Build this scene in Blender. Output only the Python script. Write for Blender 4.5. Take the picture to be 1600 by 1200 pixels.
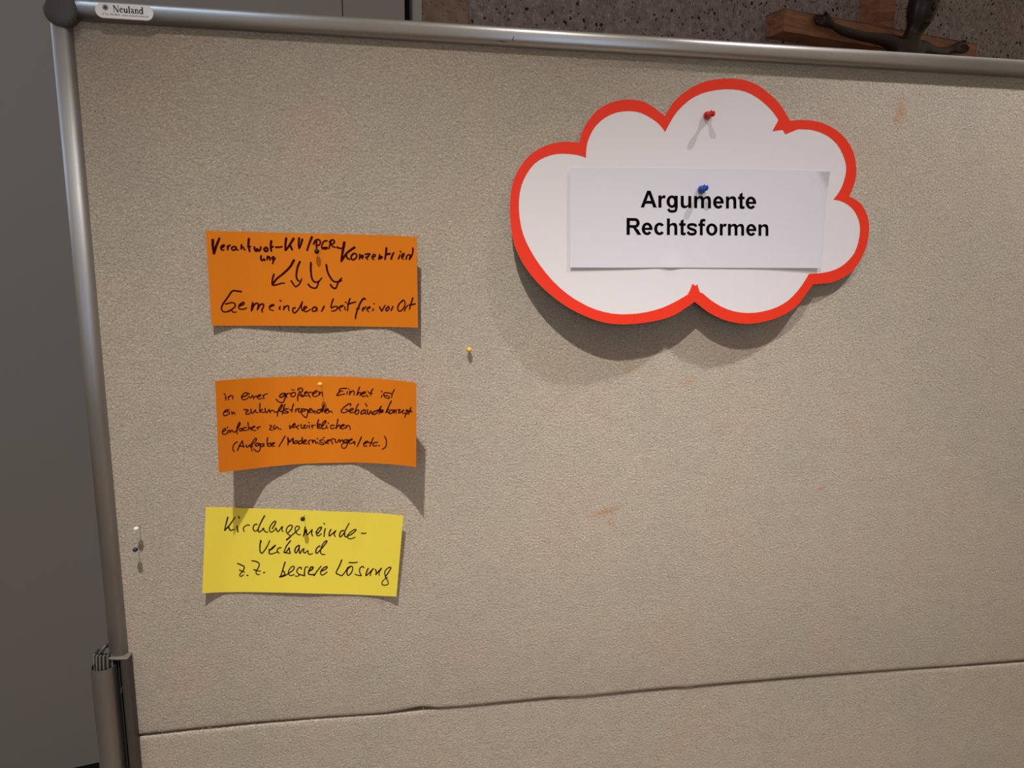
import bpy, bmesh, math, random
import numpy as np
from mathutils import Vector, Matrix, noise
from mathutils.geometry import delaunay_2d_cdt
SC = bpy.context.scene
COL = SC.collection
for o in list(bpy.data.objects): bpy.data.objects.remove(o)

# ------------------------------------------------------------------ camera, sky, lights, exposure
CAM_LOC = (0.29132, -0.74922, 1.69703)
CAM_ROT = [[0.988211, 0.013086, -0.152536], [-0.152431, 0.176892, -0.972355], [0.014259, 0.984143, 0.176802]]

camd = bpy.data.cameras.new('camera'); cam = bpy.data.objects.new('camera', camd); COL.objects.link(cam)
camd.sensor_width = 36; camd.lens = 36*1109/1600; camd.clip_start = 0.02; camd.clip_end = 60
cam.matrix_world = Matrix.Translation(CAM_LOC) @ Matrix(CAM_ROT).to_4x4()
SC.camera = cam
SC.view_settings.view_transform = 'Standard'; SC.view_settings.look = 'None'
SC.view_settings.gamma = 1; SC.view_settings.use_curve_mapping = False
SC.view_settings.exposure = 0.0
HB = 190.0                                   # height of the top edge of the felt above the floor, cm
def B(X, Z, h=0.0):
    """board coordinates (cm right of the felt's left edge, cm below its top edge, cm out from the felt) -> world metres"""
    return Vector((X/100, -h/100, (HB-Z)/100))
wd = bpy.data.worlds.new('world'); SC.world = wd; wd.use_nodes = True
bg = wd.node_tree.nodes['Background']; bg.inputs[0].default_value = (1.0, 0.80, 0.60, 1); bg.inputs[1].default_value = 0.33
def aim(o, target):
    o.rotation_euler = (Vector(target)-o.location).to_track_quat('-Z', 'Y').to_euler()
def spot(name, loc, target, power, angle, blend, radius, colour):
    l = bpy.data.lights.new(name, 'SPOT'); l.energy = power; l.spot_size = math.radians(angle); l.spot_blend = blend
    l.shadow_soft_size = radius; l.color = colour
    o = bpy.data.objects.new(name, l); COL.objects.link(o); o.location = loc; aim(o, target); return o
def area(name, loc, target, w, h, power, colour):
    l = bpy.data.lights.new(name, 'AREA'); l.shape = 'RECTANGLE'; l.size = w; l.size_y = h; l.energy = power; l.color = colour
    o = bpy.data.objects.new(name, l); COL.objects.link(o); o.location = loc; aim(o, target); return o
spot('ceiling_spot_left', B(8, -140, 87), B(46.6, 163, 56), 230, 59.3, 0.90, 0.018, (1.0, 0.98, 0.96))
spot('ceiling_spot_right', B(141, -140, 53), B(84, 132, -0.4), 92, 46.6, 0.74, 0.028, (1.0, 1.0, 1.04))
area('window_daylight', (-0.3, -4.6, 2.35), (0.4, 0, 1.7), 2.3, 1.1, 26, (0.5, 0.72, 1.0))
area('door_top_fill', (-2.6, 0.7, 3.5), (-0.8, 1.5, 2.5), 1.0, 0.6, 19, (0.60, 0.78, 1.0))  # added fill light, cools and brightens the top of the grey door

# ------------------------------------------------------------------ surveyed data (board coordinates in cm)
CARDS = {1: ([[10.488,18.257,0.9],[12.141,18.275,0.75],[15.082,18.29,0.5],[18.413,18.311,0.4],[21.004,18.324,0.4],[24.319,18.345,0.45],[26.851,18.363,0.55],[28.893,18.418,0.95],[30.731,18.511,1.7]],[[10.423,27.504,0.5],[11.526,27.539,0.28],[12.716,27.561,0.12],[15.02,27.555,0.2],[17.725,27.557,0.33],[20.252,27.58,0.38],[23.431,27.619,0.27],[25.684,27.662,0.12],[27.315,27.69,0.12],[28.761,27.692,0.38],[30.8,27.647,1.18]]),2: ([[11.425,32.438,4.4],[12.994,32.536,2.9],[14.899,32.657,1.5],[16.925,32.749,0.6],[19.094,32.785,0.22],[21.341,32.814,0.2],[23.792,32.868,0.45],[25.942,32.904,1.1],[27.915,32.92,2.0],[29.341,32.961,2.9],[30.491,32.99,3.82]],[[11.146,41.685,3.95],[13.118,41.971,2.3],[14.871,42.157,1.0],[16.712,42.159,0.5],[18.8,42.168,0.08],[21.176,42.143,0.13],[23.565,42.184,0.1],[24.714,42.182,0.3],[26.415,42.12,0.95],[28.565,42.126,1.7],[29.496,42.081,2.3],[30.42,41.999,3.11]]),3: ([[8.838,46.282,0.85],[11.762,46.701,0.3],[16.389,47.105,0.15],[20.466,47.478,0.15],[24.243,47.765,0.2],[25.912,47.861,0.35],[27.659,47.966,0.7],[29.033,48.058,1.06]],[[7.91,55.83,0.8],[9.019,56.018,0.4],[10.182,56.185,0.12],[11.421,56.256,0.1],[15.37,56.514,0.18],[18.559,56.789,0.22],[20.921,57.054,0.12],[23.411,57.288,0.1],[25.401,57.491,0.14],[26.8,57.585,0.28],[28.163,57.572,0.63]])}
CLOUD_C = [0.7737,-0.3753,0.7745,-0.4361,-0.2021,0.2748]
CLOUD_OUT = [[47.461,8.638],[47.535,8.231],[47.656,7.787],[47.893,7.238],[48.232,6.643],[48.705,6.01],[49.252,5.428],[49.822,5.004],[50.432,4.68],[51.082,4.429],[51.773,4.26],[52.535,4.17],[53.282,4.165],[53.921,4.251],[54.508,4.419],[55.07,4.678],[55.602,4.989],[56.1,5.315],[56.584,5.652],[56.906,5.033],[57.272,4.437],[57.748,3.903],[58.305,3.407],[58.949,2.928],[59.653,2.503],[60.381,2.162],[61.174,1.898],[62.081,1.718],[63.035,1.611],[63.997,1.562],[64.929,1.602],[65.776,1.77],[66.555,2.03],[67.253,2.368],[67.898,2.759],[68.529,3.173],[69.104,3.616],[69.586,4.094],[70.002,4.58],[70.352,5.045],[70.673,5.505],[71.342,5.418],[72.049,5.358],[72.875,5.361],[73.723,5.429],[74.501,5.569],[75.272,5.8],[76.104,6.165],[76.884,6.614],[77.51,7.112],[78.025,7.664],[78.435,8.274],[78.746,8.921],[78.968,9.585],[79.096,10.263],[79.135,10.931],[79.059,11.628],[78.808,12.399],[78.489,13.195],[79.052,13.393],[79.588,13.632],[80.054,13.963],[80.465,14.391],[80.838,14.967],[81.128,15.601],[81.286,16.202],[81.346,16.829],[81.332,17.525],[81.23,18.247],[81.033,18.961],[80.737,19.678],[80.324,20.429],[79.827,21.115],[79.289,21.617],[78.667,22.019],[77.878,22.384],[77.084,22.655],[76.456,22.765],[75.882,22.805],[75.3,22.849],[74.724,22.883],[74.308,23.407],[73.894,23.936],[73.493,24.502],[73.068,25.034],[72.593,25.451],[72.05,25.817],[71.41,26.177],[70.682,26.502],[69.845,26.776],[68.967,26.994],[68.111,27.152],[67.257,27.235],[66.404,27.225],[65.553,27.135],[64.704,26.974],[63.858,26.729],[62.973,26.363],[62.174,25.961],[61.604,25.589],[61.168,25.261],[60.838,25.038],[60.558,24.851],[60.061,25.172],[59.532,25.505],[58.923,25.892],[58.241,26.26],[57.474,26.542],[56.629,26.77],[55.687,26.955],[54.707,27.094],[53.733,27.19],[52.802,27.237],[51.994,27.233],[51.228,27.173],[50.446,27.054],[49.667,26.872],[48.891,26.618],[48.119,26.31],[47.35,25.97],[46.585,25.577],[45.823,25.114],[45.065,24.587],[44.292,23.986],[43.56,23.346],[42.924,22.703],[42.366,22.054],[41.894,21.429],[41.478,20.769],[41.079,20.012],[40.744,19.202],[40.516,18.357],[40.366,17.495],[40.281,16.643],[40.252,15.791],[40.253,14.931],[40.313,14.089],[40.45,13.282],[40.663,12.527],[40.966,11.853],[41.334,11.24],[41.74,10.677],[42.209,10.172],[42.765,9.726],[43.378,9.347],[44.029,9.047],[44.7,8.823],[45.359,8.68],[46.031,8.606],[46.74,8.606]]
CLOUD_IN = [[48.205,10.138],[48.211,9.578],[48.247,9.032],[48.35,8.533],[48.529,8.035],[48.803,7.481],[49.166,6.942],[49.632,6.468],[50.167,6.06],[50.74,5.741],[51.358,5.507],[52.034,5.366],[52.714,5.309],[53.341,5.327],[53.935,5.426],[54.496,5.628],[55.022,5.887],[55.519,6.16],[55.968,6.471],[56.338,6.843],[56.679,7.238],[56.906,6.772],[57.167,6.28],[57.501,5.707],[57.922,5.114],[58.479,4.527],[59.11,3.989],[59.759,3.563],[60.472,3.223],[61.297,2.961],[62.168,2.777],[63.047,2.67],[63.894,2.639],[64.64,2.677],[65.335,2.796],[66.01,3.012],[66.653,3.302],[67.275,3.66],[67.84,4.046],[68.311,4.417],[68.711,4.782],[69.039,5.137],[69.335,5.488],[68.723,6.663],[69.918,6.481],[70.253,6.929],[71.647,6.343],[72.369,6.315],[73.06,6.316],[73.653,6.386],[74.218,6.516],[74.821,6.709],[75.409,6.966],[75.952,7.288],[76.443,7.677],[76.866,8.149],[77.222,8.657],[77.507,9.164],[77.713,9.655],[77.824,10.076],[77.855,10.501],[77.806,11.016],[77.699,11.533],[77.56,11.987],[77.386,12.401],[77.176,12.776],[76.956,13.102],[76.758,13.355],[76.564,13.579],[76.972,13.618],[77.403,13.693],[77.917,13.861],[78.433,14.098],[78.887,14.395],[79.294,14.771],[79.662,15.264],[79.952,15.804],[80.117,16.316],[80.188,16.853],[80.181,17.459],[80.093,18.09],[79.931,18.735],[79.688,19.337],[79.35,19.819],[78.944,20.235],[78.49,20.624],[77.982,20.957],[77.418,21.215],[76.801,21.413],[76.113,21.559],[75.411,21.657],[74.759,21.708],[74.12,21.74],[73.903,22.116],[73.643,22.531],[73.277,23.061],[72.824,23.628],[72.272,24.199],[71.653,24.723],[71.007,25.122],[70.293,25.441],[69.461,25.709],[68.585,25.906],[67.732,26.023],[66.88,26.059],[66.019,26.007],[65.181,25.872],[64.397,25.647],[63.657,25.351],[62.936,24.976],[62.308,24.59],[61.863,24.25],[61.535,23.985],[61.305,23.879],[61.121,23.829],[60.808,22.962],[60.553,23.143],[60.243,22.889],[60.094,23.301],[59.95,23.655],[59.821,23.835],[59.697,23.955],[59.852,23.931],[59.83,23.993],[59.294,24.314],[58.542,24.721],[57.778,25.098],[56.936,25.447],[55.995,25.734],[55.017,25.957],[54.063,26.097],[53.113,26.165],[52.167,26.176],[51.225,26.105],[50.268,25.922],[49.355,25.662],[48.561,25.355],[47.811,24.988],[47.044,24.562],[46.281,24.057],[45.512,23.447],[44.765,22.756],[44.06,21.983],[43.414,21.177],[42.855,20.39],[42.372,19.606],[41.961,18.832],[41.633,18.042],[41.399,17.198],[41.251,16.337],[41.183,15.467],[41.192,14.633],[41.269,13.895],[41.426,13.21],[41.683,12.541],[42.01,11.923],[42.377,11.377],[42.8,10.912],[43.289,10.545],[43.827,10.258],[44.407,10.033],[45.007,9.88],[45.6,9.816],[46.195,9.811],[46.816,9.842],[47.391,9.911],[47.822,10.016]]
PAPER = ([[46.466,11.212,0.2],[51.233,11.033,0.1],[56.836,10.889,0.06],[61.13,10.81,0.05],[65.491,10.699,0.08],[70.695,10.626,0.12],[73.709,10.631,0.18],[75.598,10.675,0.25]],[[46.562,21.341,0.24],[49.266,21.324,0.2],[53.146,21.288,0.14],[57.256,21.222,0.07],[61.5,21.195,0.08],[67.507,21.148,0.1],[72.102,21.11,0.18],[75.395,21.087,0.28]])
TEXT_UV = {'Argumente': [[0.2636,0.2262],[0.7108,0.2311],[0.7148,0.3973],[0.2648,0.3931]],'Rechtsformen': [[0.2082,0.4992],[0.7725,0.5103],[0.7764,0.6701],[0.2088,0.6678]]}
SEAM_UP = [[0.006,72.422],[5.646,72.23],[12.434,72.092],[19.392,72.151],[26.539,72.277],[29.457,71.991],[30.633,71.837],[31.663,71.955],[32.698,72.182],[35.755,72.239],[40.443,72.148],[45.677,72.048],[46.533,72.023],[47.63,72.146],[50.149,72.234],[57.182,72.085],[61.257,72.026],[63.326,72.152],[65.397,72.062],[78.171,71.985],[93.38,72.138],[100.82,72.24],[110.365,72.236]]
SEAM_LO = [[-0.017,72.733,0],[5.626,72.552,0],[12.419,72.394,0],[19.385,72.36,0],[26.534,72.471,-0.08],[33.9,72.386,-0.22],[49.267,72.323,-0.25],[65.523,72.304,-0.25],[82.729,72.273,-0.22],[93.52,72.334,-0.15],[100.923,72.481,-0.08],[110.423,72.594,0]]
PINS = {'white': [2.024,48.256,1.05],'blue': [1.781,50.514,1.1],'b1': [20.882,20.087,0.95],'y2': [20.816,33.417,1.5],'b3': [18.575,47.803,1.45],'yl': [36.16,30.087,0.47],'red_top': [61.344,5.344,1.35],'blue_top': [60.841,12.862,1.7],'red_base': [61.21,5.421,0.348],'red_tip': [61.248,5.389,1.57],'bl_base': [60.891,13.028,0.758],'bl_tip': [60.875,12.876,1.866]}
STAINS = [[83.83,4.0,0.5,1.4,0,0.8],[83.37,4.69,0.25,0.5,0,1],[51.87,48.98,1.7,0.35,-12,0.9],[52.68,50.33,0.55,0.35,0,0.8],[60.99,33.97,0.9,0.4,-20,0.55],[54.54,32.51,0.9,0.3,0,0.5],[65.22,39.64,0.9,0.35,0,0.45],[78.36,47.29,0.8,0.3,-25,0.55],[80.31,35.59,0.5,0.35,0,0.5],[85.29,64.43,0.9,0.35,0,0.45],[96.16,45.48,0.7,0.5,0,0.45],[50.98,66.68,0.5,0.3,0,0.35],[41.7,0.32,0.6,0.35,0,0.4],[93.54,9.11,1.2,0.3,-10,0.4],[88.04,10.34,0.5,0.5,0,0.4],[38.2,30.54,0.5,0.4,0,0.35],[17.77,10.23,0.5,0.3,0,0.3]]
HOLES = [[10.11,2.99],[3.01,5.38],[1.11,7.51],[1.85,8.05],[2.66,10.43],[6.67,8.42],[10.46,9.55],[49.43,67.14],[9.41,63.76],[2.51,66.71],[22.0,45.33],[85.93,2.03],[0.91,54.29],[47.31,0.44],[49.14,46.05],[99.05,2.17],[2.82,46.89],[96.99,1.58],[31.36,2.54],[75.27,73.48],[9.33,3.48],[53.31,21.43]]
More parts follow.
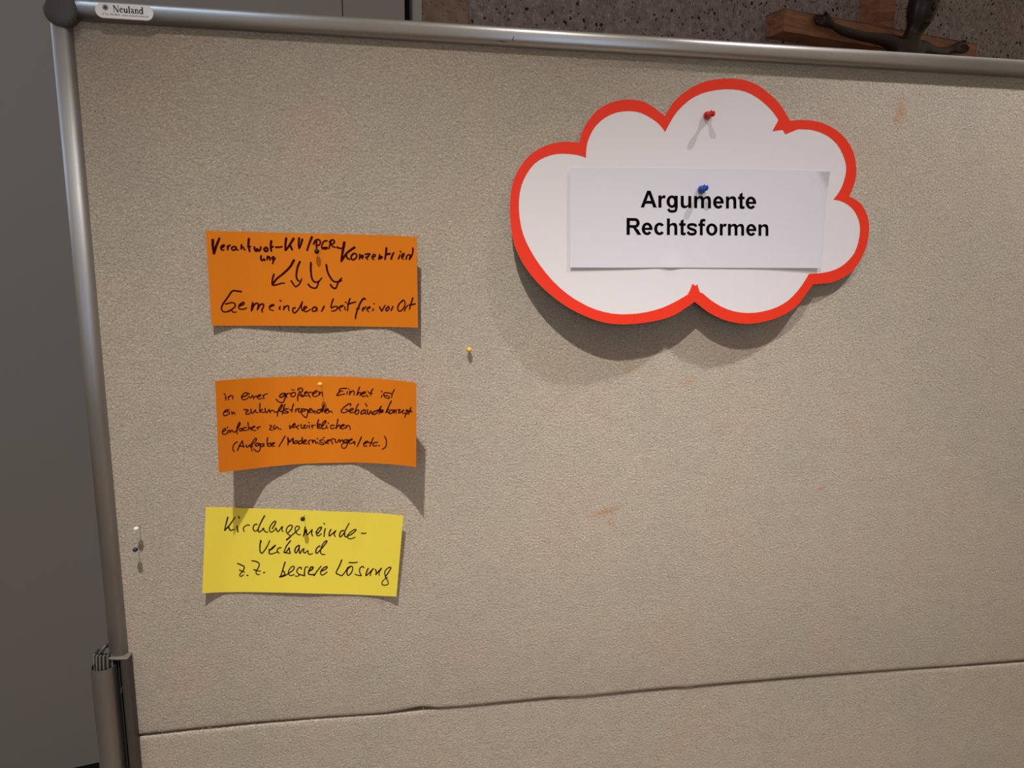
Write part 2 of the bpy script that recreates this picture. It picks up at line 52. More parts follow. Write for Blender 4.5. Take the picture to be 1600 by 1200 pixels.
INK = {1: [[24,60,88,57,149,62,216],[24,62,216,87,148,120,72],[15,132,165,158,146,163,134,145,137,129,156,132,177,147,184,156,181],[17,191,145,191,178],[17,191,163,202,140,216,135],[16,268,150,246,146,227,163,235,181,258,178,270,157,274,173,287,180],[16,321,128,316,170],[16,322,151,335,151,343,170,352,177],[21,393,68,386,126,394,190],[17,380,145,405,143],[19,441,149,444,172,457,189,467,163,482,186,499,162,500,145],[20,552,149,533,164,541,185,562,182,565,158,552,149],[21,603,86,596,136,599,183],[21,598,143,616,140],[17,644,144,671,144,704,138],[18,500,235,497,266,510,278,527,261,533,278],[18,562,237,556,270],[18,561,251,580,243,583,274],[17,617,240,602,255,616,269,632,257,617,240],[17,630,254,615,283,607,307],[21,813,270,773,338,710,402,639,461,596,520],[16,616,415,601,457,596,520,638,519,685,504,713,503],[21,747,54,737,119,735,173],[21,818,55,781,113,740,171],[21,781,122,800,165],[20,871,51,865,106,866,149],[20,901,62,885,115,870,149],[20,995,36,967,104,944,169],[17,1038,78,1036,150],[17,1009,105,1029,69,1057,59,1075,77,1070,106,1046,121],[15,1141,69,1113,74,1093,106,1087,135,1096,154],[15,1101,139,1141,136,1129,153,1110,151],[16,1178,75,1168,109,1157,147],[16,1164,80,1193,58,1214,74,1201,96,1182,104,1196,125,1219,132],[16,1238,131,1261,140,1290,142],[25,1310,84,1294,163,1276,270],[21,1409,129,1350,172,1321,201,1281,265],[19,1324,201,1333,235,1356,249],[19,870,286,847,337,831,419,838,463,856,480],[14,779,478,799,512,822,536,860,506,883,455],[19,977,293,974,378,984,455,1011,487,1048,481],[15,943,509,964,535,1001,549,1027,537,1050,480,1079,445],[18,1127,310,1136,375,1163,438,1199,478,1247,478,1271,465],[16,1162,510,1180,537,1208,548,1223,526,1243,477,1273,442],[17,1400,190,1376,215,1377,248,1403,250,1428,223,1424,194,1400,190],[16,1460,198,1456,247],[16,1461,227,1481,207,1493,212,1485,241],[16,1466,217,1482,231],[15,1514,197,1538,191,1562,191,1538,216,1528,235,1537,247],[15,1518,226,1547,218],[14,1586,224,1610,214,1613,197,1596,197,1581,219,1585,239,1599,245],[16,1659,198,1648,242],[16,1653,222,1673,214,1685,221,1663,237],[20,1728,128,1722,181,1711,240],[20,1722,191,1763,182],[19,1775,233,1785,203,1801,171],[16,1850,230,1863,200,1866,190],[16,1871,156,1876,163],[15,1886,214,1906,198,1910,174,1891,184,1883,214,1901,233],[16,1932,229,1943,196,1969,181],[17,2007,115,2006,154,1990,199,1968,232],[17,1968,229,1979,190],[15,294,592,256,587,211,587,167,646,119,714,101,754,106,787,132,799,172,787,219,752,230,723,208,704,172,709,139,719],[12,173,782,191,782,207,801,235,798],[14,270,737,308,720,314,701,290,708,263,737,264,762,287,771,315,767,336,757],[16,399,703,387,747,381,786],[16,386,776,409,727,438,708,451,722,439,776],[16,444,766,465,727,498,717,499,746,483,776,487,798],[13,562,746,604,726,591,721,562,736,556,760,570,775,593,782],[13,662,740,650,765,664,767],[13,662,679,674,684],[14,700,740,694,774],[14,696,764,716,740,744,734,743,764,747,781],[14,808,753,787,759,784,793,804,803,839,768,869,713,879,688],[14,879,693,868,738,876,782],[13,880,782,900,762,922,744,901,737,890,762,904,789,927,786,956,766],[14,1020,750,999,741,975,761,979,783,1003,783,1020,755,1022,780],[16,1092,735,1079,760,1066,785],[14,1184,657,1166,709,1162,749,1193,734,1224,738,1216,763,1192,778,1166,781],[13,1231,748,1269,732,1284,722,1255,728,1240,753,1254,777],[12,1298,737,1293,757,1307,767],[12,1304,687,1313,692],[15,1350,652,1332,707,1323,774],[15,1327,707,1366,696,1407,683],[17,1503,652,1484,649,1454,690,1428,750,1408,805,1399,855],[12,1414,755,1443,750],[13,1471,774,1477,749,1486,739],[13,1471,774,1491,749,1508,729],[13,1515,753,1544,743,1549,730,1525,743,1517,763,1534,783],[12,1583,752,1573,772],[12,1589,697,1594,699],[14,1646,731,1660,760,1667,773,1685,740,1703,712],[14,1735,724,1710,750,1714,770,1736,759,1744,734,1735,724],[14,1782,723,1763,766],[14,1893,655,1851,691,1832,736,1844,769,1875,760,1907,714,1911,674,1893,652,1872,670],[14,1904,765,1917,734,1944,706],[15,1998,627,1976,693,1959,748],[15,1960,703,2023,689]],2: [[13,97,162,98,201],[13,84,137,91,145],[12,124,170,125,199],[12,126,179,146,160,168,169,169,198],[12,262,182,301,175,320,157,302,143,272,158,257,186,270,209,299,211,324,196],[11,331,182,343,198,353,196],[11,330,152,337,159],[11,353,196,368,175,376,212],[11,376,205,401,182,410,187],[11,410,197,444,185,449,173,425,179,415,198,428,216,462,211],[11,470,181,480,219],[11,472,187,491,173,514,167],[12,71,320,105,319,113,303,91,303,71,325,70,350,89,359,119,345],[11,125,321,129,346],[11,123,299,128,302],[11,149,323,158,354],[11,158,344,173,330,187,356],[12,278,315,305,318,319,329,294,346,298,361,323,364,338,350],[12,346,316,352,351,366,357,391,325,395,350,415,356],[12,439,266,435,313,434,358],[12,434,338,463,325,444,334,453,354,481,359],[12,487,317,491,352,504,364,523,335,528,330],[11,523,335,536,366],[11,532,356,560,343,582,369],[12,648,287,624,321,609,361,601,409],[12,648,287,652,303,628,342,591,365,573,359],[12,675,289,660,344,650,394],[12,628,357,655,364],[12,706,336,674,339,674,355,710,372,682,381,660,374],[12,758,288,745,338,740,374],[12,724,348,747,354],[13,678,173,646,176,629,201,645,214,673,193,685,173,680,218,667,258,644,267,616,255,594,231],[11,694,184,696,219],[11,692,188,710,174,738,175],[12,765,166,742,176,737,201,755,212,778,197,778,172,765,164],[10,745,135,752,138],[10,763,139,770,141],[12,800,254,800,219,813,173,820,148],[12,802,142,811,127,834,123,850,138,843,159,829,169,833,189,861,210,842,212,815,194],[11,866,184,894,169,890,159,871,169,866,195,884,205,908,200],[11,908,195,923,226],[11,903,180,917,167,941,170],[11,940,190,978,170,990,155,974,152,950,175,949,206,977,214,1001,196],[11,1008,160,1010,196],[11,1010,196,1025,170,1039,170,1041,212],[12,1281,122,1223,127,1204,153,1242,152],[12,1218,155,1189,185,1185,203,1218,194,1261,182],[11,779,345,776,376],[11,777,361,793,341,816,339],[11,816,342,802,362,811,378,829,368,835,337,829,373,839,381],[12,867,348,844,343,839,363,858,369,881,348,895,374,885,426,875,438,852,420,829,388],[12,900,374,933,354,924,341,905,354,904,380,932,385],[11,942,360,947,385],[11,951,375,966,365,965,399],[13,1027,351,994,360,984,386,1008,389,1036,351,1056,302,1046,341,1036,382],[12,1060,377,1093,357,1088,346,1065,362,1064,387,1088,393],[11,1098,357,1102,388],[11,1102,383,1121,372,1135,390],[11,1289,156,1282,187],[11,1302,127,1306,130],[12,1314,152,1309,192],[12,1311,181,1336,149,1355,154,1355,193],[12,1413,104,1395,152,1382,194],[12,1385,189,1410,161,1425,166,1415,195],[12,1425,181,1470,163,1473,150,1445,159,1432,186,1445,204,1475,194],[11,1486,183,1501,205],[11,1499,143,1504,148],[12,1553,114,1537,143,1527,188],[12,1511,160,1547,166],[11,1651,178,1643,202],[11,1646,131,1654,143],[11,1719,146,1688,146,1667,166,1677,176,1714,178,1735,192,1719,206,1687,198,1672,181],[12,1789,103,1767,147,1756,195],[12,1730,145,1762,155],[12,1317,309,1320,290,1300,291,1252,328,1225,365,1232,386,1266,383,1295,359,1261,349,1276,354],[12,1302,374,1339,353,1344,339,1319,343,1307,369,1319,387,1353,378],[12,1399,287,1374,336,1363,378],[12,1363,378,1393,350,1403,366,1388,398,1368,399,1358,384],[13,1459,347,1428,370,1428,396,1464,378,1474,346,1469,383,1484,393],[14,1475,280,1477,288],[14,1485,298,1489,306],[13,1495,345,1495,382,1510,392,1531,354,1536,385],[13,1604,344,1557,368,1552,392,1588,382,1620,337,1643,294,1630,337,1620,385],[12,1625,358,1666,345,1651,335,1630,352,1635,368,1661,361],[13,1753,232,1724,292,1692,364],[13,1692,364,1713,330,1729,324],[13,1708,352,1729,371],[12,1755,327,1729,350,1739,370,1766,357,1771,330,1755,327],[12,1782,324,1782,361],[12,1787,350,1804,322,1809,363],[12,1826,319,1854,316,1837,339,1837,355,1865,341],[12,1870,335,1899,316,1882,323,1882,350,1910,346],[12,1928,307,1922,350,1904,397],[12,1928,318,1952,309,1946,342,1928,355],[12,1989,273,1970,312,1958,356],[12,1940,327,2001,319],[12,1976,290,1988,321],[11,53,522,83,505,84,490,64,493,48,521,57,545,81,547,101,532],[11,105,512,108,538],[11,99,475,106,480],[11,119,509,128,535],[11,128,530,146,512,160,533,180,535],[12,227,441,207,473,195,522,201,560],[12,227,441,231,461,211,494,195,527,170,534],[11,244,502,225,510,229,530,249,522,254,503,253,528],[11,293,502,269,499,263,524,287,531,302,522],[11,312,449,315,494,317,529],[11,317,519,337,501,341,531],[11,346,512,381,500,367,493,351,512,355,532,389,541],[11,434,505,400,512,414,528],[11,529,498,546,510,532,529,527,547,555,551],[11,574,502,564,527,573,545,596,519,609,541,634,548],[11,195,639,165,658,149,692,150,722,164,738],[12,194,727,223,670,247,634],[12,247,634,253,668,261,704],[12,213,683,261,694],[11,284,681,286,701,300,703,318,685,325,706],[11,331,686,356,653,382,621,394,632,376,660,345,687,337,712,343,751],[11,325,706,354,706],[12,419,680,390,677,379,696,404,704,424,681,428,727,412,761,387,758,361,730],[11,453,684,433,697,438,715,457,710,465,685,467,716],[12,502,628,499,674,500,715],[12,500,699,528,687,537,703,523,722,505,715],[11,542,709,569,691,556,685,542,704,546,722,569,722],[12,669,627,638,681,609,731],[12,716,513,720,549,734,529,762,493],[12,752,520,771,506,762,500,748,525,752,541,780,527],[11,808,518,784,533,789,548,802,557],[11,829,509,828,540,845,553,864,525,878,520],[11,859,515,854,546,873,551,892,526],[11,907,521,908,552],[11,902,490,908,493],[11,933,519,937,556],[11,932,535,949,522,966,522],[12,1000,463,987,507,986,557],[12,989,518,1011,510,1013,529,996,536,1010,560,1029,545],[12,1029,540,1063,498,1073,478,1058,478,1034,508,1029,545,1043,563,1072,551],[11,1077,525,1079,551,1091,554],[11,1091,501,1098,507],[11,1153,525,1124,525,1117,546,1129,565,1157,551],[12,1191,459,1181,509,1169,562],[12,1171,557,1196,525,1210,525,1210,559],[12,1219,540,1253,524,1248,514,1229,524,1219,551,1234,564,1263,550],[11,1272,529,1272,555],[11,1272,545,1292,524,1311,545,1313,571],[13,697,645,698,686,695,722],[13,699,656,712,693,726,673,747,654],[13,747,657,744,696,753,712],[11,772,682,755,697,762,713,781,709,786,686,772,682],[12,823,685,799,695,799,718,822,717,837,691,833,649,835,691,841,717],[11,846,707,875,687,866,676,851,692,851,718,884,719],[11,894,698,905,730],[11,894,698,909,683,932,683],[12,937,684,937,715],[12,937,710,956,684,970,721],[11,979,706,993,722],[11,982,667,989,672],[11,1042,681,1013,686,1008,701,1041,718,1046,734,1022,733,1003,722],[10,1042,660,1056,658],[11,1056,698,1062,724],[11,1070,714,1103,693,1099,683,1079,693,1074,719,1098,725],[11,1122,694,1136,731],[11,1113,688,1137,672,1156,678],[11,1161,678,1165,710,1184,710,1199,678],[11,1204,683,1208,712],[11,1208,704,1232,683,1237,709],[11,1281,683,1252,688,1247,709,1271,709,1295,683,1285,725,1270,763,1248,779,1227,768,1227,736,1251,720,1280,720],[11,1295,704,1329,683,1330,672,1305,688,1300,720,1319,726,1339,715],[11,1344,704,1344,720],[11,1344,720,1359,704,1356,741],[13,1427,650,1404,708,1381,757],[12,1454,727,1496,704,1491,693,1465,705,1449,732,1459,751,1488,747],[12,1557,652,1533,707,1517,751],[12,1507,708,1544,712],[12,1602,701,1570,705,1552,728,1560,744,1597,736],[12,1617,735,1625,739],[12,1677,628,1694,659,1697,712,1684,751,1653,775]],3: [[13,218,103,204,175,193,246],[13,193,248,238,190,289,101],[13,230,211,250,247,286,233],[13,316,198,319,230,328,264],[12,325,92,332,113],[11,439,184,412,185,379,217,389,257],[12,513,172,489,180,477,215,488,244,512,246,535,214],[13,586,77,556,144,532,214,532,251,547,256,566,240,584,213,587,234,606,255,628,257],[12,672,218,699,161,702,135,683,141,651,190,644,233,660,256,688,242,711,209],[12,709,209,723,241,738,246,765,202,777,191,772,228,785,247],[13,562,350,557,401,560,466,579,495,602,470,634,410,653,353],[11,560,358,570,369],[13,651,453,680,447,713,408],[13,715,403,684,431,657,469,658,496,683,501,717,487,742,478],[12,774,428,749,434,736,462,752,483,762,491],[13,868,346,832,404,813,459,809,481],[13,809,481,831,475,858,425],[13,858,425,865,457,872,487,842,485,812,481],[12,840,255,870,213,876,181,858,171,829,194,817,237,834,269,860,289,852,317,828,337],[12,861,300,917,244,950,204,948,183,918,184,908,217,923,254,949,275,969,271],[16,828,337,861,305],[13,1011,185,1007,234,1000,288],[13,1000,288,1025,212],[13,1025,212,1034,271,1053,254,1085,212],[13,1085,212,1083,252,1095,282],[13,1127,234,1148,249,1180,194,1179,178,1150,195,1133,239,1140,272,1160,276,1186,253],[13,1223,195,1216,236,1216,285],[13,1205,136,1211,143],[13,1282,201,1269,239,1271,275,1300,249,1336,212,1320,248,1333,280],[13,1419,207,1390,219,1377,263,1389,281,1422,239,1448,173,1470,124],[13,1432,239,1434,271,1455,279,1474,259],[13,956,393,928,422,921,466,937,479,959,431,966,393,964,437,972,483],[12,977,485,995,446,1014,429,1011,462,1027,478,1056,449,1063,482,1078,492,1108,480],[13,1178,390,1149,418,1140,462,1153,475,1181,444,1214,399,1248,344,1242,330,1216,356,1194,411,1191,466,1210,487,1237,486],[12,1461,265,1496,253,1539,214,1548,192,1523,198,1484,232,1461,271,1479,297,1509,296,1544,281],[12,1610,230,1633,234,1661,227],[12,340,615,378,631,408,653,400,691,373,729,366,751,384,759,405,740],[12,361,688,391,704,414,712],[13,442,748,452,750],[12,483,582,523,588,559,612,556,650,534,700,533,722,551,738,570,735],[12,508,681,544,694,578,699],[14,612,715,621,712],[13,826,589,811,661,795,733,781,760],[13,805,688,823,699,830,732,786,758],[13,781,760,826,748,874,714],[12,874,714,917,674,925,641,904,636,876,670,869,714,891,741,930,728],[12,1001,662,997,643,972,650,955,689,972,716,982,726,968,746,943,744],[13,982,724,1013,731,1039,738],[13,1039,738,1036,691,1043,641,1067,635],[15,1081,684,1115,661,1123,636,1098,639,1081,684,1080,712,1103,722,1134,718],[13,1134,718,1140,732,1167,681,1206,622],[13,1212,680,1256,656,1272,628,1250,629,1216,663,1206,702,1225,723,1255,706,1274,686],[13,1421,543,1400,613,1372,691,1402,712,1433,723,1462,688,1480,655,1494,627,1524,612],[13,1524,612,1490,649,1488,699,1505,718,1534,686,1546,636,1534,612,1513,615],[13,1502,570,1546,571,1592,564],[12,1664,622,1648,609,1623,633,1621,666,1634,699,1645,715,1609,714,1574,702],[13,1712,628,1699,668,1694,712,1721,688,1769,625,1746,670,1741,710],[12,1791,635,1803,662,1801,695],[12,1801,695,1824,660,1858,615,1835,665,1838,703],[12,1908,713,1941,652,1961,606,1942,602,1907,632,1897,671,1908,710,1914,727,1938,760,1942,799,1905,812,1877,802,1880,768,1914,727,1930,721]]}

def hermite(pts, n=None):
    """smooth (monotone cubic) curve through rows of pts, parameter = arc length 0..1"""
    P = np.array(pts, float)
    s = np.concatenate([[0], np.cumsum(np.linalg.norm(np.diff(P, axis=0), axis=1))]); s = s / s[-1]
    d = np.diff(P, axis=0) / np.diff(s)[:, None]
    m = np.zeros_like(P); m[0] = d[0]; m[-1] = d[-1]
    for i in range(1, len(P) - 1):
        a, b = d[i-1], d[i]
        h0, h1 = s[i]-s[i-1], s[i+1]-s[i]
        w1, w2 = 2*h1+h0, h1+2*h0
        with np.errstate(divide='ignore', invalid='ignore'):
            hm = (w1+w2)/(w1/a+w2/b)
        m[i] = np.where(a*b > 0, hm, 0)
    def f(u):
        i = int(np.clip(np.searchsorted(s, u) - 1, 0, len(s) - 2)); h = s[i+1]-s[i]; t = (u-s[i])/h
        return ((1+2*t)*(1-t)**2)*P[i] + t*(1-t)**2*h*m[i] + t*t*(3-2*t)*P[i+1] + t*t*(t-1)*h*m[i+1]
    return f
def ruled(top, bot):
    ft, fb = hermite(top), hermite(bot)
    return lambda u, v: (1-v)*ft(u) + v*fb(u)
CLOUD_POLY = None
def cloud_h(X, Z, c):
    x = (X-60)/20.; z = (Z-15)/12.
    return max(0.12, c[0]+c[1]*x+c[2]*z+c[3]*x*z+c[4]*x*x+c[5]*z*z)

# ------------------------------------------------------------------ helpers
def link(name, me, mat=None, parent=None):
    o = bpy.data.objects.new(name, me); COL.objects.link(o)
    if mat is not None: me.materials.append(mat)
    if parent is not None: o.parent = parent; o.matrix_parent_inverse = Matrix.Translation(-parent.location)
    return o
def tag(o, label=None, cat=None, group=None, kind=None):
    for k, v in (('label', label), ('category', cat), ('group', group), ('kind', kind)):
        if v: o[k] = v
    return o
def thing(name, loc, label=None, cat=None, group=None, kind=None):
    o = bpy.data.objects.new(name, None); COL.objects.link(o); o.location = loc; o.empty_display_size = .02
    return tag(o, label, cat, group, kind)
def mesh(name, vs, fs, mat, parent=None, smooth=False):
    me = bpy.data.meshes.new(name); me.from_pydata([tuple(v) for v in vs], [], [tuple(f) for f in fs])
    if smooth: me.polygons.foreach_set('use_smooth', [True]*len(me.polygons))
    me.update()
    return link(name, me, mat, parent)
def bm_obj(name, bm, mat, parent=None, smooth=False, recalc=True):
    if recalc: bmesh.ops.recalc_face_normals(bm, faces=bm.faces)
    me = bpy.data.meshes.new(name); bm.to_mesh(me); bm.free()
    if smooth: me.polygons.foreach_set('use_smooth', [True]*len(me.polygons))
    return link(name, me, mat, parent)
def box(bm, p, q, bevel=0):
    r = bmesh.ops.create_cube(bm, size=1)['verts']
    for v in r:
        v.co = Vector([(p[i]+q[i])/2 + v.co[i]*(q[i]-p[i]) for i in range(3)])
    if bevel:
        es = list({e for v in r for e in v.link_edges})
        bmesh.ops.bevel(bm, geom=es, offset=bevel, segments=3, profile=.5, affect='EDGES')
def bbox(bm, X0, X1, Z0, Z1, h0, h1, bevel=0):
    a = B(X0, Z1, h1); b = B(X1, Z0, h0); box(bm, a, b, bevel)
def sweep(bm, ring0, ring1, cap=True):
    a = [bm.verts.new(v) for v in ring0]; b = [bm.verts.new(v) for v in ring1]; n = len(a)
    for i in range(n): bm.faces.new((a[i], a[(i+1) % n], b[(i+1) % n], b[i]))
    if cap: bm.faces.new(a); bm.faces.new(b[::-1])
def lathe(bm, base, axis, prof, seg=28):
    """prof: (distance along axis, radius)"""
    axis = Vector(axis).normalized(); t = axis.orthogonal().normalized(); s = axis.cross(t); rings = []
    for d, r in prof:
        if r < 1e-7: rings.append([bm.verts.new(base+axis*d)])
        else: rings.append([bm.verts.new(base+axis*d+(t*math.cos(2*math.pi*k/seg)+s*math.sin(2*math.pi*k/seg))*r) for k in range(seg)])
    for a, b in zip(rings, rings[1:]):
        for k in range(seg):
            k2 = (k+1) % seg
            if len(a) == 1 and len(b) == 1: continue
            if len(a) == 1: bm.faces.new((a[0], b[k], b[k2]))
            elif len(b) == 1: bm.faces.new((a[k], a[k2], b[0]))
            else: bm.faces.new((a[k], a[k2], b[k2], b[k]))
    for r in (rings[0], rings[-1]):
        if len(r) > 1: bm.faces.new(r)

# ------------------------------------------------------------------ materials
def srgb(r, g, b):
    f = lambda c: c/12.92 if c <= .04045 else ((c+.055)/1.055)**2.4
    return (f(r/255), f(g/255), f(b/255), 1)
class NT:
    def __init__(s, name):
        s.m = bpy.data.materials.new(name); s.m.use_nodes = True; s.t = s.m.node_tree; s.b = s.t.nodes['Principled BSDF']
    def n(s, kind, **kw):
        nd = s.t.nodes.new(kind)
        for k, v in kw.items(): setattr(nd, k, v)
        return nd
    def l(s, a, b): s.t.links.new(a, b)
    def coords(s): return s.n('ShaderNodeTexCoord').outputs['Object']
    def noise(s, co, scale, detail=3, rough=.5, dist=0, vscale=None):
        if vscale:
            mp = s.n('ShaderNodeMapping'); mp.inputs['Scale'].default_value = vscale; s.l(co, mp.inputs[0]); co = mp.outputs[0]
        t = s.n('ShaderNodeTexNoise'); t.inputs['Scale'].default_value = scale; t.inputs['Detail'].default_value = detail
        t.inputs['Roughness'].default_value = rough; t.inputs['Distortion'].default_value = dist; s.l(co, t.inputs['Vector']); return t.outputs['Fac']
    def ramp(s, f, stops, interp='LINEAR'):
        r = s.n('ShaderNodeValToRGB'); r.color_ramp.interpolation = interp; e = r.color_ramp.elements
        while len(e) < len(stops): e.new(.5)
        for i, (p, c) in enumerate(stops): e[i].position = p; e[i].color = c if len(c) == 4 else (*c, 1)
        s.l(f, r.inputs[0]); return r.outputs[0]
    def mix(s, fac, a, b, mode='MIX'):
        x = s.n('ShaderNodeMix', data_type='RGBA', blend_type=mode)
        for sock, v in ((x.inputs[0], fac), (x.inputs[6], a), (x.inputs[7], b)):
            if hasattr(v, 'is_linked'): s.l(v, sock)
            else: sock.default_value = v
        return x.outputs[2]
    def math(s, op, a, b=None, clamp=False):
        x = s.n('ShaderNodeMath', operation=op, use_clamp=clamp)
        for i, v in enumerate((a, b)):
            if v is None: continue
            if hasattr(v, 'is_linked'): s.l(v, x.inputs[i])
            else: x.inputs[i].default_value = v
        return x.outputs[0]
    def bump(s, h, dist, strength=1, prev=None):
        x = s.n('ShaderNodeBump'); x.inputs['Distance'].default_value = dist; x.inputs['Strength'].default_value = strength
        s.l(h, x.inputs['Height'])
        if prev: s.l(prev, x.inputs['Normal'])
        return x.outputs[0]
    def out(s, col=None, rough=.5, metal=0, normal=None, spec=.5):
        for k, v in (('Base Color', col), ('Roughness', rough), ('Metallic', metal), ('Specular IOR Level', spec)):
            if v is None: continue
            if hasattr(v, 'is_linked'): s.l(v, s.b.inputs[k])
            else: s.b.inputs[k].default_value = v
        if normal: s.l(normal, s.b.inputs['Normal'])
        return s.m
def plain(name, col, rough=.5, metal=0, spec=.5, grain=0, gscale=800):
    n = NT(name); co = n.coords()
    f = n.noise(co, gscale, 3)
    c = n.mix(n.math('MULTIPLY', f, .12), col, tuple(x*.75 for x in col[:3])+(1,))
    return n.out(c, rough, metal, n.bump(f, .0004, grain) if grain else None, spec)
def felt_material():
    n = NT('grey_beige_felt'); co = n.coords()
    big = n.noise(co, 7, 3, .6); mid = n.noise(co, 45, 4, .6); fine = n.noise(co, 420, 3, .6, .6, (.75, 1, 1.25))
    fib = n.noise(co, 900, 3, .6, 1.5, (.55, 1, 1.3))
    base = n.ramp(big, [(.30, srgb(200, 180, 161)), (.48, srgb(198, 183, 164)), (.60, srgb(193, 181, 163)), (.72, srgb(200, 179, 162))])
    base = n.mix(n.math('MULTIPLY', n.ramp(mid, [(.42, (0, 0, 0)), (.75, (1, 1, 1))]), .30), base, srgb(184, 164, 152))
    base = n.mix(n.math('MULTIPLY', n.ramp(fine, [(.35, (1, 1, 1)), (.52, (0, 0, 0))]), .30), base, srgb(140, 122, 106))
    base = n.mix(n.math('MULTIPLY', n.ramp(fib, [(.60, (0, 0, 0)), (.74, (1, 1, 1))]), .35), base, srgb(212, 198, 178))
    # rusty stains pressed into the pulp
    or1 = n.noise(co, 26, 4, .7, 0, (1, 1, 1.6)); o2 = n.ramp(or1, [(.66, (0, 0, 0)), (.78, (1, 1, 1))])
    base = n.mix(n.math('MULTIPLY', o2, .30), base, srgb(196, 150, 112))
    wob = n.noise(co, 160, 4, .7)
    tot = None
    for X, Z, w, h, ang, s in STAINS:
        mp = n.n('ShaderNodeMapping', vector_type='TEXTURE')
        p = B(X, Z); mp.inputs['Location'].default_value = p; mp.inputs['Rotation'].default_value = (0, math.radians(ang), 0)
        mp.inputs['Scale'].default_value = (w*1.75/100, 1, h*1.75/100); n.l(co, mp.inputs[0])
        ln = n.n('ShaderNodeVectorMath', operation='LENGTH'); n.l(mp.outputs[0], ln.inputs[0])
        f = n.math('ADD', ln.outputs['Value'], n.math('MULTIPLY', wob, 1.1))
        f = n.math('MULTIPLY', n.math('SUBTRACT', 1.45, f, True), s*1.5, True)
        tot = f if tot is None else n.math('MAXIMUM', tot, f)
    tot = n.math('MULTIPLY', tot, .5)
    base = n.mix(tot, base, srgb(192, 134, 76))
    h1 = n.noise(co, 400, 4, .65, .7, (.92, 1, 1.1)); h2 = n.noise(co, 1000, 2, .6, .5, (.9, 1, 1.1)); h3 = n.noise(co, 60, 2)
    b = n.bump(h3, .004, .35); b = n.bump(h1, .0028, 1.0, b); b = n.bump(h2, .001, .7, b)
    return n.out(base, .95, 0, b, .1)
def concrete_material():
    n = NT('exposed_aggregate_concrete'); co = n.coords()
    big = n.noise(co, 3, 3); mid = n.noise(co, 40, 5, .65)
    base = n.ramp(mid, [(.3, srgb(108, 100, 102)), (.5, srgb(138, 130, 132)), (.7, srgb(162, 154, 154))])
    base = n.mix(n.math('MULTIPLY', big, .4), base, srgb(112, 96, 88))
    def chips(scale, thr, soft, col, amt, base):
        v = n.n('ShaderNodeTexVoronoi'); v.inputs['Scale'].default_value = scale; v.inputs['Randomness'].default_value = 1
        mpd = n.n('ShaderNodeVectorMath', operation='ADD'); nn = n.n('ShaderNodeTexNoise'); nn.inputs['Scale'].default_value = scale*1.5
        sc = n.n('ShaderNodeVectorMath', operation='SCALE'); sc.inputs['Scale'].default_value = .5/scale
        n.l(co, nn.inputs['Vector']); n.l(nn.outputs['Color'], sc.inputs[0]); n.l(co, mpd.inputs[0]); n.l(sc.outputs[0], mpd.inputs[1]); n.l(mpd.outputs[0], v.inputs['Vector'])
        sep = n.n('ShaderNodeSeparateColor'); n.l(v.outputs['Color'], sep.inputs[0])
        size = n.math('MULTIPLY', n.math('SUBTRACT', sep.outputs[0], .35, True), thr)
        m = n.math('MULTIPLY', n.math('SUBTRACT', size, v.outputs['Distance'], True), soft, True)
        return n.mix(n.math('MULTIPLY', m, amt), base, col), m
    base, m0 = chips(110, .6, 8, srgb(188, 176, 166), .85, base)
    base, m1 = chips(70, .62, 9, srgb(58, 48, 45), .8, base)
    base, m2 = chips(42, .5, 14, srgb(38, 30, 28), .95, base)
    hgt = n.math('SUBTRACT', n.math('MULTIPLY', mid, .6), n.math('ADD', m2, n.math('MULTIPLY', m1, .5)))
    return n.out(base, .9, 0, n.bump(hgt, .006, .8), .2)
def wood_material():
    n = NT('oak_timber'); co = n.coords()
    g = n.noise(co, 22, 5, .6, .8, (.25, 1, 2.5))
    c = n.ramp(g, [(.3, srgb(108, 72, 50)), (.55, srgb(146, 98, 68)), (.75, srgb(164, 114, 82))])
    return n.out(c, .55, 0, n.bump(g, .001, .3))
def metal_material(name, col, rough, aniso_scale=(1, 1, 400)):
    n = NT(name); co = n.coords()
    f = n.noise(co, 3, 4, .6, 0, aniso_scale); d = n.noise(co, 20, 4)
    c = n.mix(n.math('MULTIPLY', f, .25), col, tuple(x*.7 for x in col[:3])+(1,))
    r = n.math('ADD', n.math('MULTIPLY', d, .12), rough-.06)
    return n.out(c, r, 1, n.bump(f, .0003, .25))
def card_material(name, col):
    n = NT(name); co = n.coords()
    f = n.noise(co, 60, 4, .6); g = n.noise(co, 1800, 2)
    c = n.mix(n.math('MULTIPLY', f, .22), col, tuple(x*.86 for x in col[:3])+(1,))
    return n.out(c, .75, 0, n.bump(g, .0001, .2), .2)
FELT = felt_material(); CONC = concrete_material(); WOOD = wood_material()
ALU_H = metal_material('satin_aluminium_rail', (.47, .455, .44, 1), .40, (1, 300, 300))
ALU_V = metal_material('satin_aluminium_post', (.42, .415, .41, 1), .54, (300, 300, 1))
BRONZE_GREY = plain('dark_grey_painted_metal', srgb(64, 57, 52), .5); LEGM = metal_material('leg_aluminium', (.33, .32, .31, 1), .46, (300, 300, 1))
BLACK_PL = plain('black_rubber', srgb(28, 25, 23), .6); SLOT = plain('slot_dark', srgb(52, 45, 40), .6)
CAP_PL = plain('dark_grey_plastic', srgb(72, 68, 67), .5, grain=.3)
ORANGE = card_material('orange_card', srgb(236, 132, 22)); YELLOW = card_material('yellow_card', srgb(250, 226, 78))
CLOUDW = card_material('white_card', srgb(236, 229, 229)); PAPERW = card_material('white_paper', srgb(228, 224, 230))
RED = plain('red_print', srgb(248, 56, 28), .5, spec=.3)
